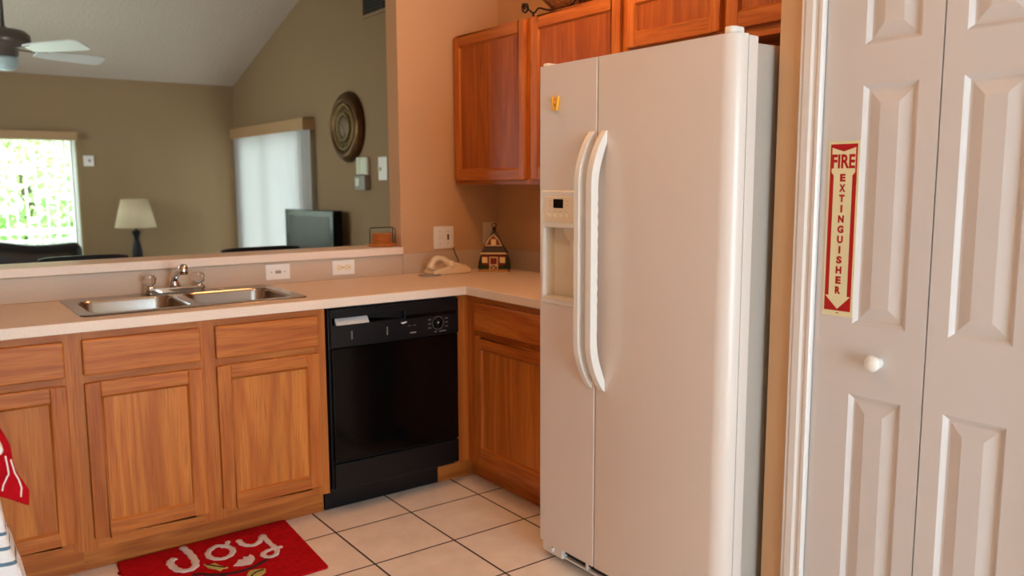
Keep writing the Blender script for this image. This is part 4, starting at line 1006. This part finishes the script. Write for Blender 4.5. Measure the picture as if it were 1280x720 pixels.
for k in range(5):
    a = radians(-54+72*k); ca, sa = cos(a), sin(a)
    def fx(p, ca=ca, sa=sa): return (hx+p.x*ca-p.y*sa, hy+p.x*sa+p.y*ca, hz_+p.z)
    mb = MB().prism([(.20, -.045), (.30, -.062), (.62, -.072), (.65, -.060), (.66, -.04), (.66, .04), (.65, .060), (.62, .072), (.30, .062), (.20, .045)], 'z', -.004, .004)
    mb.xform(lambda p: Vector((p.x, p.y*cos(.30)+p.z*sin(.30), -p.y*sin(.30)+p.z*cos(.30)))); mb.xform(fx); b = mb.build('blade', fan_white, t)
    mb = MB().prism([(.085, -.014), (.17, -.012), (.21, -.04), (.26, -.045), (.26, .045), (.21, .04), (.17, .012), (.085, .014)], 'z', .004, .012); mb.xform(fx); mb.build('blade_bracket', chrome, b)

# ceiling fittings in the kitchen (above the frame): they hold the kitchen's lamp and an added fill lamp
def fitting(x, y, label):
    t = thing('ceiling_light', label, 'ceiling light', (x, y, KC))
    MB().lathe([(.17, KC-.0005), (.17, KC-.03), (.145, KC-.045), (.135, KC-.045), (.135, KC-.0008)], (x, y, 0), 'z', 36).build('fitting_ring', trim_white, t)
fitting(-.26, -.58, 'round white ceiling light above the counter corner'); fitting(-1.25, -1.45, 'added unseen round white ceiling light above the middle of the kitchen floor')

# ------------------------------------------------------------------ garden outside the window
struct(MB().box(-9, 9, YF+.2, 22, -.3, -.25).build('lawn_ground', lawn_m))
t = thing('porch_railing', 'white porch railing outside the garden window', 'railing', (-1.2, 8, -.25))
MB().box(-4, 1.5, 7.97, 8.03, .79, .85).box(-4, 1.5, 7.98, 8.02, .695, .72).box(-4, 1.5, 7.98, 8.02, -.1, -.06).build('rails', rail_white, t)
mb = MB()
for k in range(44): mb.box(-3.95+k*.125, -3.925+k*.125, 7.985, 8.015, -.08, .71)
mb.build('balusters', rail_white, t)
for x in (-3.9, -1.9, 1.45): MB().box(x-.05, x+.05, 7.95, 8.05, -.25, .92).build('post', rail_white, t)
def tree(x, y, h_, rad, mat, label):
    t = thing('garden_tree', label, 'tree', (x, y, -.25), 0, 'trees outside the garden window')
    MB().tube([(x, y, -.25), (x+.05, y, h_*.4), (x-.05, y+.1, h_*.8)], [.12, .09, .04], 8).build('trunk', bark, t)
    mb = MB(); rnd = random.Random(int(x*100+y*7))
    for k in range(1500):
        th, ph, q = rnd.uniform(0, 2*pi), math.acos(rnd.uniform(-1, 1)), rnd.uniform(.35, 1)**.5
        c = Vector((x+rad*q*sin(ph)*cos(th), y+rad*q*sin(ph)*sin(th), h_*.62+h_*.55*q*cos(ph)))
        s_ = rnd.uniform(.06, .13); a = Vector((rnd.uniform(-1, 1), rnd.uniform(-1, 1), rnd.uniform(-1, 1))).normalized(); b = a.orthogonal().normalized()
        mb.add([c+a*s_, c+b*s_*.5, c-a*s_, c-b*s_*.5], [(0, 1, 2, 3)])
    mb.build('foliage', mat, t)
tree(-3.4, 11, 2.6, 1.2, leaf_m[0], 'light green leafy tree seen at the left of the garden window'); tree(-.6, 10.4, 2.2, .85, leaf_m[1], 'mid green leafy tree seen at the right of the garden window'); tree(-1.9, 14.5, 3.4, 1.6, leaf_m[2], 'pale green tall tree farthest behind the garden window')
